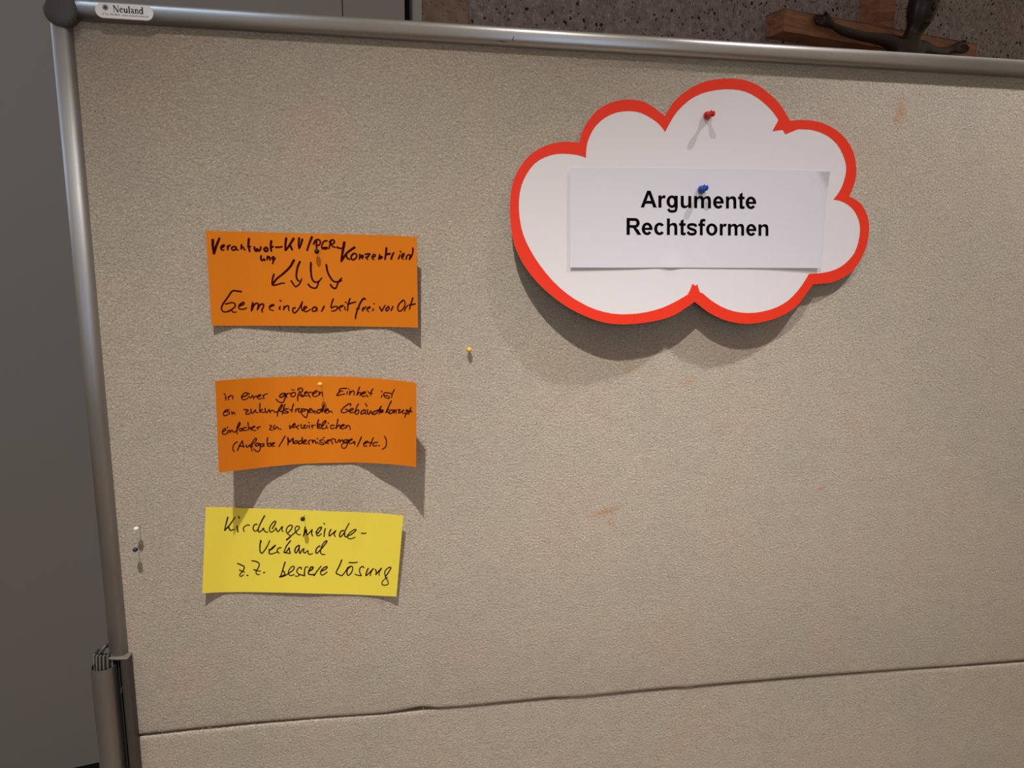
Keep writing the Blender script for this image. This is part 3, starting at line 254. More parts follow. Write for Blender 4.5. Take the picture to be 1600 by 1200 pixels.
INKB = plain('black_print', srgb(16, 12, 14), .9, spec=0); PEN1 = plain('marker_on_orange', srgb(62, 16, 6), .9, spec=0); PEN3 = plain('marker_on_yellow', srgb(42, 22, 12), .9, spec=0)
STEEL = plain('steel', (.6, .58, .55, 1), .3, 1)
BRZ = plain('dark_bronze', srgb(34, 21, 18), .4, 0, .4, .5, 60)
PANEL = plain('grey_laminate', srgb(150, 148, 147), .5, 0, .35); JAMB = plain('grey_metal_jamb', srgb(160, 164, 162), .5)
DARK = plain('black_gap', (.004, .004, .004, 1), .9); WARM_CONC = None
FLOOR = plain('floor_wood', srgb(172, 154, 136), .6)

# ------------------------------------------------------------------ setting: background wall, door, floor
YAW = math.radians(13.6)
WD = Vector((math.cos(YAW), math.sin(YAW), 0)); WN = Vector((-WD.y, WD.x, 0)); WP = Vector((-.74977, 1.48592, 0))
def W(s, z, off=0.0):
    p = WP + WD*(s/100) - WN*(off/100); p.z = z/100; return p
def wbox(bm, s0, s1, z0, z1, o0, o1, bevel=0):
    r = bmesh.ops.create_cube(bm, size=1)['verts']
    for v in r:
        s = (s0+s1)/2+v.co.x*(s1-s0); z = (z0+z1)/2+v.co.z*(z1-z0); o = (o0+o1)/2+v.co.y*(o1-o0); v.co = W(s, z, o)
    if bevel:
        es = list({e for v in r for e in v.link_edges}); bmesh.ops.bevel(bm, geom=es, offset=bevel, segments=2, profile=.5, affect='EDGES')
bm = bmesh.new(); wbox(bm, 131.5, 1400, 0, 420, -30, 0); w = tag(bm_obj('wall_back', bm, CONC), 'grey exposed concrete wall with dark pits and pebbles behind the pinboard', None, None, 'structure')
def warm_lit_concrete():
    n = NT('concrete_warm_light_painted'); co = n.coords(); a = n.noise(co, 25, 6, .7); b = n.noise(co, 90, 4, .6)
    c = n.ramp(a, [(.3, srgb(122, 104, 90)), (.6, srgb(150, 132, 118))]); c = n.mix(n.ramp(b, [(.62, (0, 0, 0)), (.7, (1, 1, 1))]), c, srgb(62, 48, 42))  # brown tones paint warm light onto this strip of concrete
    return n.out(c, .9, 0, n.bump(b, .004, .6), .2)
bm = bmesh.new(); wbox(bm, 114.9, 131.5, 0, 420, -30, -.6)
tag(bm_obj('warm_lit_strip_1', bm, warm_lit_concrete()), 'concrete strip between grey door and wall, warm light painted in as brown', None, None, 'structure')
bm = bmesh.new(); wbox(bm, -400, 114.9, 0, 420, -40, -14)
tag(bm_obj('wall_left', bm, PANEL), 'wall behind the grey folding door', None, None, 'structure')
dr = thing('door_1', W(0, 0), 'tall grey laminate folding door behind the pinboard', None, None, 'structure')
for a, b in ((-240, -96), (-95.4, 89.45), (89.75, 109.4)):
    bm = bmesh.new(); wbox(bm, a, b, 5.0, 420, -4, 0, .0008); bm_obj('door_panel', bm, PANEL, dr)
bm = bmesh.new(); wbox(bm, 112.1, 114.9, 0, 420, -10, .6, .0015); bm_obj('door_jamb', bm, JAMB, dr)
bm = bmesh.new(); wbox(bm, -240, 112.1, 0, 420, -13, -4.3); bm_obj('recess', bm, DARK, dr)
bm = bmesh.new(); wbox(bm, -240, 112.1, 0, 4.6, -4.2, -1.2); tag(bm_obj('baseboard_left', bm, DARK), 'black kickboard under the grey door', None, None, 'structure')
bm = bmesh.new(); box(bm, (-8, -8, -.1), (14, 8, 0)); tag(bm_obj('floor', bm, FLOOR), 'dull floor', None, None, 'structure')

# ------------------------------------------------------------------ crucifix on the concrete wall
cr = thing('crucifix', W(308.5, 190), 'large wooden crucifix with dark bronze figure on the concrete wall', 'crucifix')
bm = bmesh.new(); wbox(bm, 304, 313, 180, 345, .2, 10, .003); bm_obj('cross_post', bm, WOOD, cr)
bm = bmesh.new(); wbox(bm, 255.4, 303.95, 256.6, 264.6, .2, 10, .003); wbox(bm, 313.05, 364, 256.6, 264.6, .2, 10, .003)
wbox(bm, 303.5, 313.5, 256.6, 264.6, .4, 10.2, .003)
bm_obj('crossbeam', bm, WOOD, cr)
def figure():
    V = []; E = []; R = []
    def add(s, z, o, r, prev=None, ry=None):
        V.append(W(s, z, o)); R.append((r/100, (ry or r)/100)); i = len(V)-1
        if prev is not None: E.append((prev, i))
        return i
    pel = add(311, 218, 15, 6.5, None, 5)
    wst = add(311.5, 230, 16.5, 5.4, pel, 4.2); rib = add(312, 242, 18, 6.4, wst, 5); ch = add(312.2, 252, 18.6, 6.8, rib, 5); nk0 = add(313, 258.6, 19, 3.4, ch)
    nk = add(313.4, 261.4, 20.2, 3.4, nk0); hd = add(314.0, 264.8, 21.0, 5.0, nk, 5.2); hd1 = add(314.6, 269.0, 21.6, 6.3, hd, 6.2); hd2 = add(315.0, 274.0, 21.4, 6.2, hd1, 5.8); hd3 = add(315.2, 278.5, 20.8, 3.6, hd2)
    for sg in (-1, 1):
        cx = 312.2
        sh = add(cx+sg*8.5, 256.6, 18, 3.1, nk0 if False else ch)
        if sg < 0: ua = add(297, 257.4, 16.2, 2.2, sh); el = add(289.5, 257.8, 14.8, 1.9, ua); fa = add(283, 258.9, 13.4, 2.0, el); wr = add(278.2, 260.6, 12.4, 1.25, fa); pm = add(273.6, 262, 12.2, 2.7, wr, 2.4); d = -1
        else: ua = add(327, 256.6, 16.4, 2.2, sh); el = add(334, 256.8, 15, 1.9, ua); fa = add(340, 257.9, 13.4, 2.0, el); wr = add(344.5, 259.6, 12.4, 1.25, fa); pm = add(348.0, 261, 12.2, 2.5, wr, 2.2); d = 1
        pz = 262 if d < 0 else 261; ps = 274.2 if d < 0 else 348.5
        for k, (dz, ln) in enumerate(((1.4, 4.2), (.5, 5.2), (-.5, 5.0), (-1.4, 4.0))):
            a = add(ps+d*1.8, pz+dz, 12, .8, pm); b = add(ps+d*(1.8+ln*.55), pz+dz*1.0, 12.3, .7, a); add(ps+d*(1.8+ln), pz+dz*.8, 13.2, .5, b)
        a = add(ps+d*1.0, pz+2.2, 13.4, .7, pm); add(ps+d*3.0, pz+2.3, 14.6, .5, a)
        hip = add(311+sg*4.6, 213, 15, 5.2, pel); kn = add(311+sg*4.0+1.5, 196, 22, 3.6, hip); an = add(311+sg*1.6, 179, 14.5, 2.0, kn); ft = add(311+sg*1.6, 176, 15.5, 2.0, an); add(311+sg*1.4, 170, 19.5, 1.3, ft)
    me = bpy.data.meshes.new('figure'); me.from_pydata([tuple(v) for v in V], E, []); o = link('figure', me, BRZ, cr)
    m = o.modifiers.new('skin', 'SKIN'); m.use_smooth_shade = True
    for i, v in enumerate(me.skin_vertices[0].data): v.radius = R[i]; v.use_root = (i == 0)
    s = o.modifiers.new('sub', 'SUBSURF'); s.levels = 2; s.render_levels = 2
    tag(o, 'dark bronze figure with outstretched arms and bowed head')
    return o
figure()
bm = bmesh.new()
for s_, z_, o_, r_ in ((314.2, 268.5, 27.0, (.7, 1.6, 1.0)), (312.3, 270.9, 26.5, (1.3, .4, .6)), (316.5, 270.9, 26.5, (1.3, .4, .6)), (314.2, 265.6, 25.8, (1.3, .35, .5)), (314.2, 263.6, 24.6, (1.6, 1.2, 1.3))):
    vs = bmesh.ops.create_uvsphere(bm, u_segments=16, v_segments=10, radius=1)['verts']
    for v in vs: v.co = W(s_+v.co.x*r_[0], z_+v.co.z*r_[1], o_+v.co.y*r_[2])
bm_obj('face', bm, BRZ, cr, True)
bm = bmesh.new()   # cloth around the hips
rings = []
for k, (z, r1, r2) in enumerate(((224, 7.2, 5.6), (221, 8.0, 6.4), (216, 9.2, 7.2), (210, 9.8, 8.2), (206, 9.6, 8.8))):
    rings.append([bm.verts.new(W(311+math.cos(a)*(r1+.35*math.sin(5*a+k)), z+.8*math.sin(3*a), 15.5+math.sin(a)*(r2+.3*math.sin(7*a)))) for a in [2*math.pi*i/40 for i in range(40)]])
for a, b in zip(rings, rings[1:]):
    for i in range(40): bm.faces.new((a[i], a[(i+1) % 40], b[(i+1) % 40], b[i]))
o = bm_obj('loincloth', bm, BRZ, cr, True); m = o.modifiers.new('s', 'SOLIDIFY'); m.thickness = .004

# ------------------------------------------------------------------ the pinboard
board = thing('pinboard', (.60, 0, 0), 'large grey-beige felt pinboard in a satin aluminium frame', 'pinboard')
WB = 120.0
def interp(tab, x, j):
    for a, b in zip(tab, tab[1:]):
        if x <= b[0] or b is tab[-1]:
            t = (x-a[0])/(b[0]-a[0]); return a[j]+(b[j]-a[j])*max(-.5, min(1.5, t))
def fz(x, k): return noise.noise(Vector((x*2.2, k, 0)))*.045+noise.noise(Vector((x*8, k+9, 0)))*.03
def felt_half(name, edge, top):
    N = 900; vs = []; fs = []
    for i in range(N+1):
        X = -.6+(WB+1.2)*i/N
        if top:
            ze = interp(SEAM_UP, X, 1)+fz(X, 1)
            row = [(-1.2, -1.3), (-1.2, 0), (ze-3, 0), (ze-.5, -.0), (ze-.16, -.03), (ze-.05, -.10), (ze, -.25), (ze, -1.3)]
        else:
            ze = interp(SEAM_LO, X, 1)+fz(X, 5)*.8; h = interp(SEAM_LO, X, 2)
            row = [(ze, h-1.0), (ze, h-.22), (ze+.05, h-.09), (ze+.17, h-.02), (ze+.6, h), (ze+3, h*.8), (ze+12, h*.2), (147, 0), (147, -1.3)]
        vs += [B(X, z, h) for z, h in row]; n = len(row)
        if i:
            for k in range(n-1):
                a = (i-1)*n+k; fs.append((a, a+1, a+n+1, a+n))
    return mesh(name, vs, fs, FELT, board, True)
felt_half('felt_panel', SEAM_UP, True); felt_half('felt_panel', SEAM_LO, False)
bm = bmesh.new(); bbox(bm, -.5, WB+.5, 60, 90, -1.75, -1.4); bm_obj('backing_strip', bm, BLACK_PL, board)
bm = bmesh.new()
for X, Z in HOLES:
    c = B(X, Z, .012); r = random.Random(int(X*100)).uniform(.00022, .00045)
    bm.faces.new([bm.verts.new(c+Vector((math.cos(a)*r*1.3, 0, math.sin(a)*r))) for a in [k*math.pi/4 for k in range(8)]])
rg = random.Random(4)
for k in range(70):
    X = rg.uniform(2, 117); Z = rg.uniform(3, 140)
    c = B(X, Z, .012); r = rg.uniform(.0001, .00022); bm.faces.new([bm.verts.new(c+Vector((math.cos(a)*r, 0, math.sin(a)*r))) for a in [q*math.pi/3 for q in range(6)]])
tag(bm_obj('pin_holes', bm, BLACK_PL, board), None, None, None, 'stuff')
# loose paper fibres along the seam and on the felt
cu = bpy.data.curves.new('fibres', 'CURVE'); cu.dimensions = '3D'; cu.bevel_depth = .00012; cu.bevel_resolution = 1
rg = random.Random(11)
def fibre(X, Z, ang, ln, h0=.03):
    sp = cu.splines.new('POLY'); sp.points.add(4)
    for i in range(5):
        t = i/4; a = ang+rg.uniform(-.5, .5); X += math.cos(a)*ln/4; Z += math.sin(a)*ln/4
        sp.points[i].co = (*B(X, Z, h0+.12*math.sin(t*3.1)), 1)
for X in (2.6, 3.9, 6.9, 7.2, 10.5, 12.3, 14.6, 15.8, 18.3, 18.6, 23.5, 31.0, 43.5, 63.0, 88.4, 100):
    Z = interp(SEAM_UP, X, 1); fibre(X, Z-.15, rg.uniform(.6, 2.4), rg.uniform(.3, .6), .0)
for k in range(260): fibre(rg.uniform(1, 118), rg.uniform(1, 100), rg.uniform(-.6, .9)+(math.pi if rg.random() < .5 else 0), rg.uniform(.15, .45), .01)
me_src = bpy.data.objects.new('tmp', cu); COL.objects.link(me_src)
dg = bpy.context.evaluated_depsgraph_get(); me = bpy.data.meshes.new_from_object(me_src.evaluated_get(dg)); bpy.data.objects.remove(me_src)
o = link('loose_fibres', me, plain('pale_fibre', srgb(196, 180, 160), .9), board); tag(o, None, None, None, 'stuff')

# frame: the profile of the aluminium tube, (out of felt, across)
PROF = []
for k in range(48):
    a = 2*math.pi*k/48; c, s = math.cos(a), math.sin(a); e = 2/2.8
    PROF.append((-.45+1.17*math.copysign(abs(c)**e, c), .97*math.copysign(abs(s)**e, s)))
def rail(Zc, name='frame_rail', X0=-1, X1=121):
    bm = bmesh.new(); sweep(bm, [B(X0, Zc+z, h) for h, z in PROF], [B(X1, Zc+z, h) for h, z in PROF]); return bm_obj(name, bm, ALU_H, board, True)
def post(Xc, Z0, Z1):
    bm = bmesh.new(); sweep(bm, [B(Xc+x, Z0, h) for h, x in PROF], [B(Xc+x, Z1, h) for h, x in PROF]); return bm_obj('frame_post', bm, ALU_V, board, True)
rail(-1.20); rail(148.0); post(-1.10, -1.1, 62.9); post(121.1, -1, 148)
for X, Z in ((-.85, -1.0), (121, -1.0), (-1, 148), (121, 148)):
    bm = bmesh.new(); lathe(bm, B(X, Z, -1.9), (0, -1, 0), [(0, .0135), (.0015, .0145), (.0255, .0145), (.0270, .0138), (.0280, .0115), (.0285, .006), (.0286, 0)], 48)
    bm_obj('corner_cap', bm, CAP_PL, board, True)
# maker's badge on the rail
bm = bmesh.new(); R_ = .63; c0, c1 = 2.1+R_, 7.05-R_; zc = -1.14; ring = []
for k in range(17): a = math.pi/2+math.pi*k/16; ring.append((c0+R_*math.cos(a), zc-R_*math.sin(a)))
for k in range(17): a = -math.pi/2+math.pi*k/16; ring.append((c1+R_*math.cos(a), zc-R_*math.sin(a)))
sweep(bm, [B(x, z, .50) for x, z in ring], [B(x, z, .755) for x, z in ring])
badge = bm_obj('name_badge', bm, plain('badge_white', srgb(250, 248, 248), .35), board); tag(badge, 'small white pill-shaped maker badge')
def ribbon_mesh(bm, pts, width, place, cap=True):
    """pts in plane units, width in the same units or list of them, place(a, b) -> world"""
    n = len(pts); wds = width if isinstance(width, (list, tuple)) else [width]*n; L = []; Rr = []
    for i, p in enumerate(pts):
        a = pts[max(0, i-1)]; b = pts[min(n-1, i+1)]; t = Vector((b[0]-a[0], b[1]-a[1]))
        t = t.normalized() if t.length > 1e-9 else Vector((1, 0)); nx, ny = -t.y*wds[i]/2, t.x*wds[i]/2
        L.append(bm.verts.new(place(p[0]+nx, p[1]+ny))); Rr.append(bm.verts.new(place(p[0]-nx, p[1]-ny)))
    for i in range(n-1): bm.faces.new((L[i], L[i+1], Rr[i+1], Rr[i]))
    if cap:
        for i in (0, n-1):
            r = wds[i]/2; bm.faces.new([bm.verts.new(place(pts[i][0]+r*math.cos(q*math.pi/5), pts[i][1]+r*math.sin(q*math.pi/5))) for q in range(10)])
def catmull(P, step):
    if len(P) < 3:
        return [tuple(P[0]), tuple((P[0][k]+P[-1][k])/2 for k in (0, 1)), tuple(P[-1])]
    out = []; n = len(P)-1
    for i in range(n):
        p1, p2 = P[i], P[i+1]; p0 = P[i-1] if i else (2*p1[0]-p2[0], 2*p1[1]-p2[1]); p3 = P[i+2] if i+2 <= n else (2*p2[0]-p1[0], 2*p2[1]-p1[1])
        k = max(2, int(math.hypot(p2[0]-p1[0], p2[1]-p1[1])/step))
        for j in range(k):
            t = j/k; out.append(tuple(.5*((2*p1[q])+(-p0[q]+p2[q])*t+(2*p0[q]-5*p1[q]+4*p2[q]-p3[q])*t*t+(-p0[q]+3*p1[q]-3*p2[q]+p3[q])*t**3) for q in (0, 1)))
    out.append(tuple(P[-1])); return out
# badge lettering, serif: x right, y up in cap heights; (thickness, points)
TK, TN = .15, .06
GL = {
 'N': (.86, [(TN, (.12, 0), (.12, 1)), (TK, (.10, 1), (.70, .02)), (TN, (.72, 0), (.72, 1)), (TN, (0, 1), (.24, 1)), (TN, (.02, 0), (.24, 0)), (TN, (.6, 1), (.84, 1))]),
 'e': (.54, [(TN, (.08, .40), (.42, .40)), (TK*.8, (.42, .40), (.38, .60), (.25, .66), (.11, .56), (.07, .33), (.12, .10), (.27, .02), (.44, .12))]),
 'u': (.62, [(TK, (.13, .64), (.13, .18), (.22, .04), (.36, .05), (.45, .16)), (TK, (.47, .66), (.47, .02)), (TN, (.02, .64), (.14, .64)), (TN, (.36, .64), (.48, .64)), (TN, (.46, .02), (.58, .02))]),
 'l': (.32, [(TK, (.15, 1.04), (.15, 0)), (TN, (.04, 1.02), (.16, 1.02)), (TN, (.03, 0), (.27, 0))]),
 'a': (.54, [(TK*.8, (.09, .54), (.2, .65), (.33, .6), (.36, .48), (.36, .12), (.44, .03), (.52, .05)), (TK*.7, (.36, .40), (.16, .30), (.08, .16), (.15, .03), (.27, .05), (.36, .14))]),
 'n': (.62, [(TK, (.14, .64), (.14, 0)), (TK*.8, (.15, .52), (.28, .65), (.42, .60), (.46, .46), (.46, 0)), (TN, (.03, .64), (.14, .64)), (TN, (.04, 0), (.25, 0)), (TN, (.36, 0), (.57, 0))]),
 'd': (.60, [(TK*.85, (.42, .56), (.28, .65), (.13, .56), (.07, .32), (.13, .08), (.28, .02), (.43, .12)), (TK, (.45, 1.04), (.45, .02)), (TN, (.33, 1.02), (.46, 1.02)), (TN, (.44, .02), (.57, .02))])}
bm = bmesh.new(); x = 3.62; CH = .56
for ch in 'Neuland':
    adv, strokes = GL[ch]
    for st in strokes:
        pts = [(x+p[0]*CH*.86, -1.04-p[1]*CH) for p in st[1:]]
        ribbon_mesh(bm, catmull(pts, .03), st[0]*CH, lambda a, b: B(3.62+(a-3.62)*1.26, b+.012*(a-3.6), .762), False)
    x += adv*CH*.90
tag(bm_obj('lettering', bm, INKB, badge, recalc=False), 'dark serif maker name')
bm = bmesh.new(); lathe(bm, B(2.98, -1.38, .756), (0, -1, 0), [(0, .0026), (.00004, .0026), (.00004, 0)], 24); bm_obj('grey_halo', bm, plain('halo_grey', srgb(150, 146, 146), .5), badge)
bm = bmesh.new(); lathe(bm, B(2.98, -1.38, .762), (0, -1, 0), [(0, .0012), (.00004, .0012), (.00004, 0)], 16); bm_obj('dot', bm, plain('dot_red', srgb(70, 28, 30), .5), badge)
def text_mesh(body, bold=0.0):
    cu = bpy.data.curves.new('t', 'FONT'); cu.body = body; cu.size = 1; cu.offset = bold; cu.resolution_u = 4
    o = bpy.data.objects.new('t', cu); COL.objects.link(o); bpy.context.view_layer.update()
    me = bpy.data.meshes.new_from_object(o.evaluated_get(bpy.context.evaluated_depsgraph_get())); bpy.data.objects.remove(o); return me
me = text_mesh('© Tel. 766 88-0 - www.neuland-online.de')
xs = [v.co.x for v in me.vertices]; x0, x1 = min(xs), max(xs)
for v in me.vertices: t = (v.co.x-x0)/(x1-x0); v.co = B(2.65+t*3.95, -.74-v.co.y*.26, .762)
link('small_print', me, plain('print_blue', srgb(70, 100, 120), .6), badge)
# pen marks on the rail
bm = bmesh.new()
for a, b, w in (((44.4-3.95, -1.1), (40.3, -.72), .05), ((39.0, -.62), (39.7, -.52), .04)):
    ribbon_mesh(bm, [a, b], w, lambda p, q: B(p, q, .735-.7*max(0, abs(q+1.2)-.35)**2))
bm_obj('pen_mark', bm, INKB, board, recalc=False)
# hinge sleeve, stand leg
bm = bmesh.new()
def poly(pts, Z0, Z1): sweep(bm, [B(x, Z0(x, h) if callable(Z0) else Z0, h) for x, h in pts], [B(x, Z1, h) for x, h in pts])
poly([(-.78, -1.6), (-.78, .75), (-.70, .95), (-.45, 1.08), (.0, 1.12), (.14, 1.02), (.18, .85), (.18, -1.6)], 62.7, 150)
sl = bm_obj('hinge_sleeve', bm, BRONZE_GREY, board); m = sl.modifiers.new('b', 'BEVEL'); m.width = .0006; m.segments = 2
bm = bmesh.new()   # rounded top collar that grips the upper post
prof = [(-2.18, -1.2), (-2.18, .2), (-2.08, .68), (-1.75, .95), (-1.2, 1.06), (-.5, 1.16), (.05, 1.16), (.2, 1.0), (.2, -1.2)]
sweep(bm, [B(x, 62.5, h) for x, h in prof], [B(x, 62.72, h) for x, h in prof])
o = bm_obj('sleeve_collar', bm, plain('collar_grey', srgb(120, 112, 100), .4), board); m = o.modifiers.new('b', 'BEVEL'); m.width = .0008; m.segments = 2
bm = bmesh.new(); bbox(bm, -2.1, -.78, 62.75, 150, -1.6, .1); bbox(bm, -1.02, -.96, 62.8, 150, .1, .7); bbox(bm, -.95, -.78, 66.2, 66.6, .1, 1.0)
bm_obj('slot_strip', bm, SLOT, board)
bm = bmesh.new()
LP = []
for k in range(32):
    a = 2*math.pi*k/32; c, s = math.cos(a), math.sin(a); e = 2/2.6
    LP.append((-2.44+1.24*math.copysign(abs(c)**e, c), .35+1.65*math.copysign(abs(s)**e, s)))
LI = [(-2.44+(x+2.44)*.90, .35+(h-.35)*.93) for x, h in LP]
a0 = [bm.verts.new(B(x, 63.35, h)) for x, h in LP]; a1 = [bm.verts.new(B(x, HB, h)) for x, h in LP]
b0 = [bm.verts.new(B(x, 63.35, h)) for x, h in LI]; b1 = [bm.verts.new(B(x, 64.2, h)) for x, h in LI]
for i in range(32):
    j = (i+1) % 32; bm.faces.new((a0[i], a0[j], a1[j], a1[i])); bm.faces.new((a0[i], b0[i], b0[j], a0[j])); bm.faces.new((b0[i], b1[i], b1[j], b0[j]))
bm.faces.new(a1)
leg = bm_obj('stand_leg', bm, LEGM, board, True)
m = leg.modifiers.new('e', 'EDGE_SPLIT'); m.split_angle = math.radians(50)
bm = bmesh.new()
PT = [(-2.44+1.08*math.cos(k*math.pi/10), .2+1.0*math.sin(k*math.pi/10)) for k in range(11)]+[(-3.52, -1.0), (-1.36, -1.0)]
sweep(bm, [B(x, 62.35, h*.8) for x, h in PT], [B(x, 66, h) for x, h in PT]); plug = bm_obj('leg_plug', bm, BLACK_PL, board)
RIB = plain('rib_grey', srgb(104, 100, 90), .5)
for k in range(6):
    x = -3.36+k*.36; hh = .2+1.0*math.sqrt(max(.04, 1-((x+2.44)/1.12)**2))
    bm = bmesh.new(); sweep(bm, [B(x-.08, 62.25, hh*.8-.3), B(x+.08, 62.25, hh*.8-.3), B(x+.08, 62.25, hh*.8+.05), B(x-.08, 62.25, hh*.8+.05)], [B(x-.08, 64.5, hh-.3), B(x+.08, 64.5, hh-.3), B(x+.08, 64.5, hh+.12), B(x-.08, 64.5, hh+.12)]); bm_obj('rib', bm, RIB, plug)
bm = bmesh.new(); sweep(bm, [B(-3.3, 62.5, -.4), B(-2.7, 61.75, -.4), B(-2.2, 61.7, -.4), B(-1.6, 62.5, -.4)], [B(-3.3, 62.6, .2), B(-2.7, 61.85, .1), B(-2.2, 61.8, .1), B(-1.6, 62.6, .2)]); bm_obj('flange', bm, RIB, plug)
bm = bmesh.new()   # thin spring clip from the plug up to the post
q = [(-3.32, 63.3, .3), (-3.1, 62.7, .1), (-2.75, 62.1, -.2), (-2.2, 61.5, -.5)]
for (xa, za, ha), (xb, zb, hb) in zip(q, q[1:]):
    sweep(bm, [B(xa-.05, za, ha+.6), B(xa+.05, za, ha+.6), B(xa+.05, za, ha-.6), B(xa-.05, za, ha-.6)], [B(xb-.05, zb, hb+.6), B(xb+.05, zb, hb+.6), B(xb+.05, zb, hb-.6), B(xb-.05, zb, hb-.6)])
bm_obj('spring_clip', bm, BLACK_PL, board)
bm = bmesh.new()   # the leg on the far side and the feet both legs stand on
sweep(bm, [B(WB+2.32*1-(x+2.32)+.0, 63.35, h) for x, h in LP], [B(WB+2.32-(x+2.32), HB, h) for x, h in LP]); bm_obj('stand_leg', bm, LEGM, board, True)
for xc in (-2.3, WB+2.3):
    bm = bmesh.new(); bbox(bm, xc-2, xc+2, HB-2.6, HB-.05, -28, 28, .004); bm_obj('stand_foot', bm, BRONZE_GREY, board)

# ------------------------------------------------------------------ cards
def sheet(name, S, mat, parent, nu=72, nv=14, thick=.00035, warp=None):
    vs = []; fs = []
    for j in range(nv+1):
        for i in range(nu+1): vs.append(B(*S(i/nu, j/nv)))
    for j in range(nv):
        for i in range(nu):
            a = j*(nu+1)+i; fs.append((a, a+nu+1, a+nu+2, a+1))
    o = mesh(name, vs, fs, mat, parent, True)
    m = o.modifiers.new('thickness', 'SOLIDIFY'); m.thickness = thick; m.offset = -1
    m = o.modifiers.new('edges', 'EDGE_SPLIT'); m.split_angle = math.radians(40)
    return o
def card(name, key, mat, pen, label, cat, group, jit):
    top, bot = CARDS[key]; S0 = ruled(top, bot)
    S = lambda u, v: S0(u, v)+np.array([0, 0, .03])
    c = S(.5, 1); root = thing(name, B(c[0], c[1], 0), label, cat, group)
    sheet('paper', S, mat, root)
    bm = bmesh.new()
    for n, st in enumerate(INK[key]):
        w = st[0]/10.*1.12; P = [(st[k]/10., st[k+1]/10.) for k in range(1, len(st), 2)]
        eps = .014+.00004*n
        def place(a, b):
            p = S0(min(1, max(0, a/205.)), min(1, max(0, b/94.))); return B(p[0], p[1], p[2]+.03+eps)
        C_ = catmull(P, .5); nn = len(C_); wl = [w*(1-.22*(i/nn)) for i in range(nn)]
        ribbon_mesh(bm, C_, wl, place)
    bm_obj('handwriting', bm, pen, root, recalc=False)
    return S
GC = 'handwritten cards on the left of the pinboard'
card('orange_card', 1, ORANGE, PEN1, 'orange card with four arrows between two handwritten lines', 'card', GC, 1)
card('orange_card', 2, ORANGE, PEN1, 'orange card with four lines of small handwriting, both ends curled off the board', 'card', GC, 2)
card('yellow_card', 3, YELLOW, PEN3, 'yellow card with three handwritten lines, lowest on the pinboard', 'card', GC, 3)

# ------------------------------------------------------------------ cloud card
def inside(p, loop):
    x, y = p; c = False; n = len(loop); j = n-1
    for i in range(n):
        xi, yi = loop[i]; xj, yj = loop[j]
        if (yi > y) != (yj > y) and x < (xj-xi)*(y-yi)/(yj-yi)+xi: c = not c
        j = i
    return c
cl = thing('cloud_card', B(60, 27, 0), 'white cloud-shaped card with a thick red outline', 'card')
no, ni = len(CLOUD_OUT), len(CLOUD_IN)
pts = [Vector(p) for p in CLOUD_OUT]+[Vector(p) for p in CLOUD_IN]
edges = [(i, (i+1) % no) for i in range(no)]+[(no+i, no+(i+1) % ni) for i in range(ni)]
X = 39.5
while X < 83:
    Z = .5
    while Z < 30:
        if inside((X, Z), CLOUD_OUT) and min((X-a)**2+(Z-b)**2 for a, b in CLOUD_OUT+CLOUD_IN) > .3: pts.append(Vector((X, Z)))
        Z += 1.0
    X += 1.0
vv, ee, ff, *_ = delaunay_2d_cdt(pts, edges, [], 0, 1e-5)
body = []; ringf = []
for f in ff:
    c = (sum(vv[i][0] for i in f)/len(f), sum(vv[i][1] for i in f)/len(f))
    if inside(c, CLOUD_OUT):
        body.append(f)
        if not inside(c, CLOUD_IN): ringf.append(f)
def submesh(faces, lift):
    used = sorted({i for f in faces for i in f}); mp = {i: k for k, i in enumerate(used)}
    return [B(vv[i][0], vv[i][1], cloud_h(vv[i][0], vv[i][1], CLOUD_C)+lift) for i in used], [[mp[i] for i in f] for f in faces]
bm = bmesh.new(); a, b = submesh(body, 0); vs = [bm.verts.new(v) for v in a]
for f in b: bm.faces.new([vs[i] for i in f])
bmesh.ops.recalc_face_normals(bm, faces=bm.faces)
bm.faces.ensure_lookup_table(); bm.normal_update()
if sum(f.normal.y for f in bm.faces) > 0: bmesh.ops.reverse_faces(bm, faces=bm.faces)
o = bm_obj('card_sheet', bm, CLOUDW, cl, True, False); m = o.modifiers.new('t', 'SOLIDIFY'); m.thickness = .0007; m.offset = -1; m = o.modifiers.new('edges', 'EDGE_SPLIT'); m.split_angle = math.radians(40)
a, b = submesh(ringf, .012); o = mesh('red_border', a, b, RED, cl, True); tag(o, 'red printed outline')
PS = ruled(*PAPER)
def paperS(u, v):
    q = PS(u, v); h = q[2]+cloud_h(q[0], q[1], CLOUD_C)
    h += .10*math.exp(-((u-.385)/.03)**2-((v-1)/.10)**2)        # little crease at the bottom edge
    h += .05*math.sin(u*9+v*3)*v*(1-v)
    e = (1-u)/.045+v/.18                                          # turned corner, upper right
    if e < 1: h += .28*(1-e)
    return np.array([q[0], q[1], h])
pr = thing('title_sheet', B(60, 21, 0), 'white paper strip headed Argumente Rechtsformen pinned on the cloud card', 'paper sheet')
sheet('paper', paperS, PAPERW, pr, 110, 30, .00015)
def arc(cx, cy, rx, ry, tx, ty, a0=0, a1=360):
    n = max(6, int(abs(a1-a0)/14)); A = [math.radians(a0+(a1-a0)*i/n) for i in range(n+1)]
    return [[(cx+rx*math.cos(p), cy+ry*math.sin(p)), (cx+rx*math.cos(q_), cy+ry*math.sin(q_)), (cx+(rx-tx)*math.cos(q_), cy+(ry-ty)*math.sin(q_)), (cx+(rx-tx)*math.cos(p), cy+(ry-ty)*math.sin(p))] for p, q_ in zip(A, A[1:])]
def rc(x0, y0, x1, y1): return [[(x0, y0), (x1, y0), (x1, y1), (x0, y1)]]
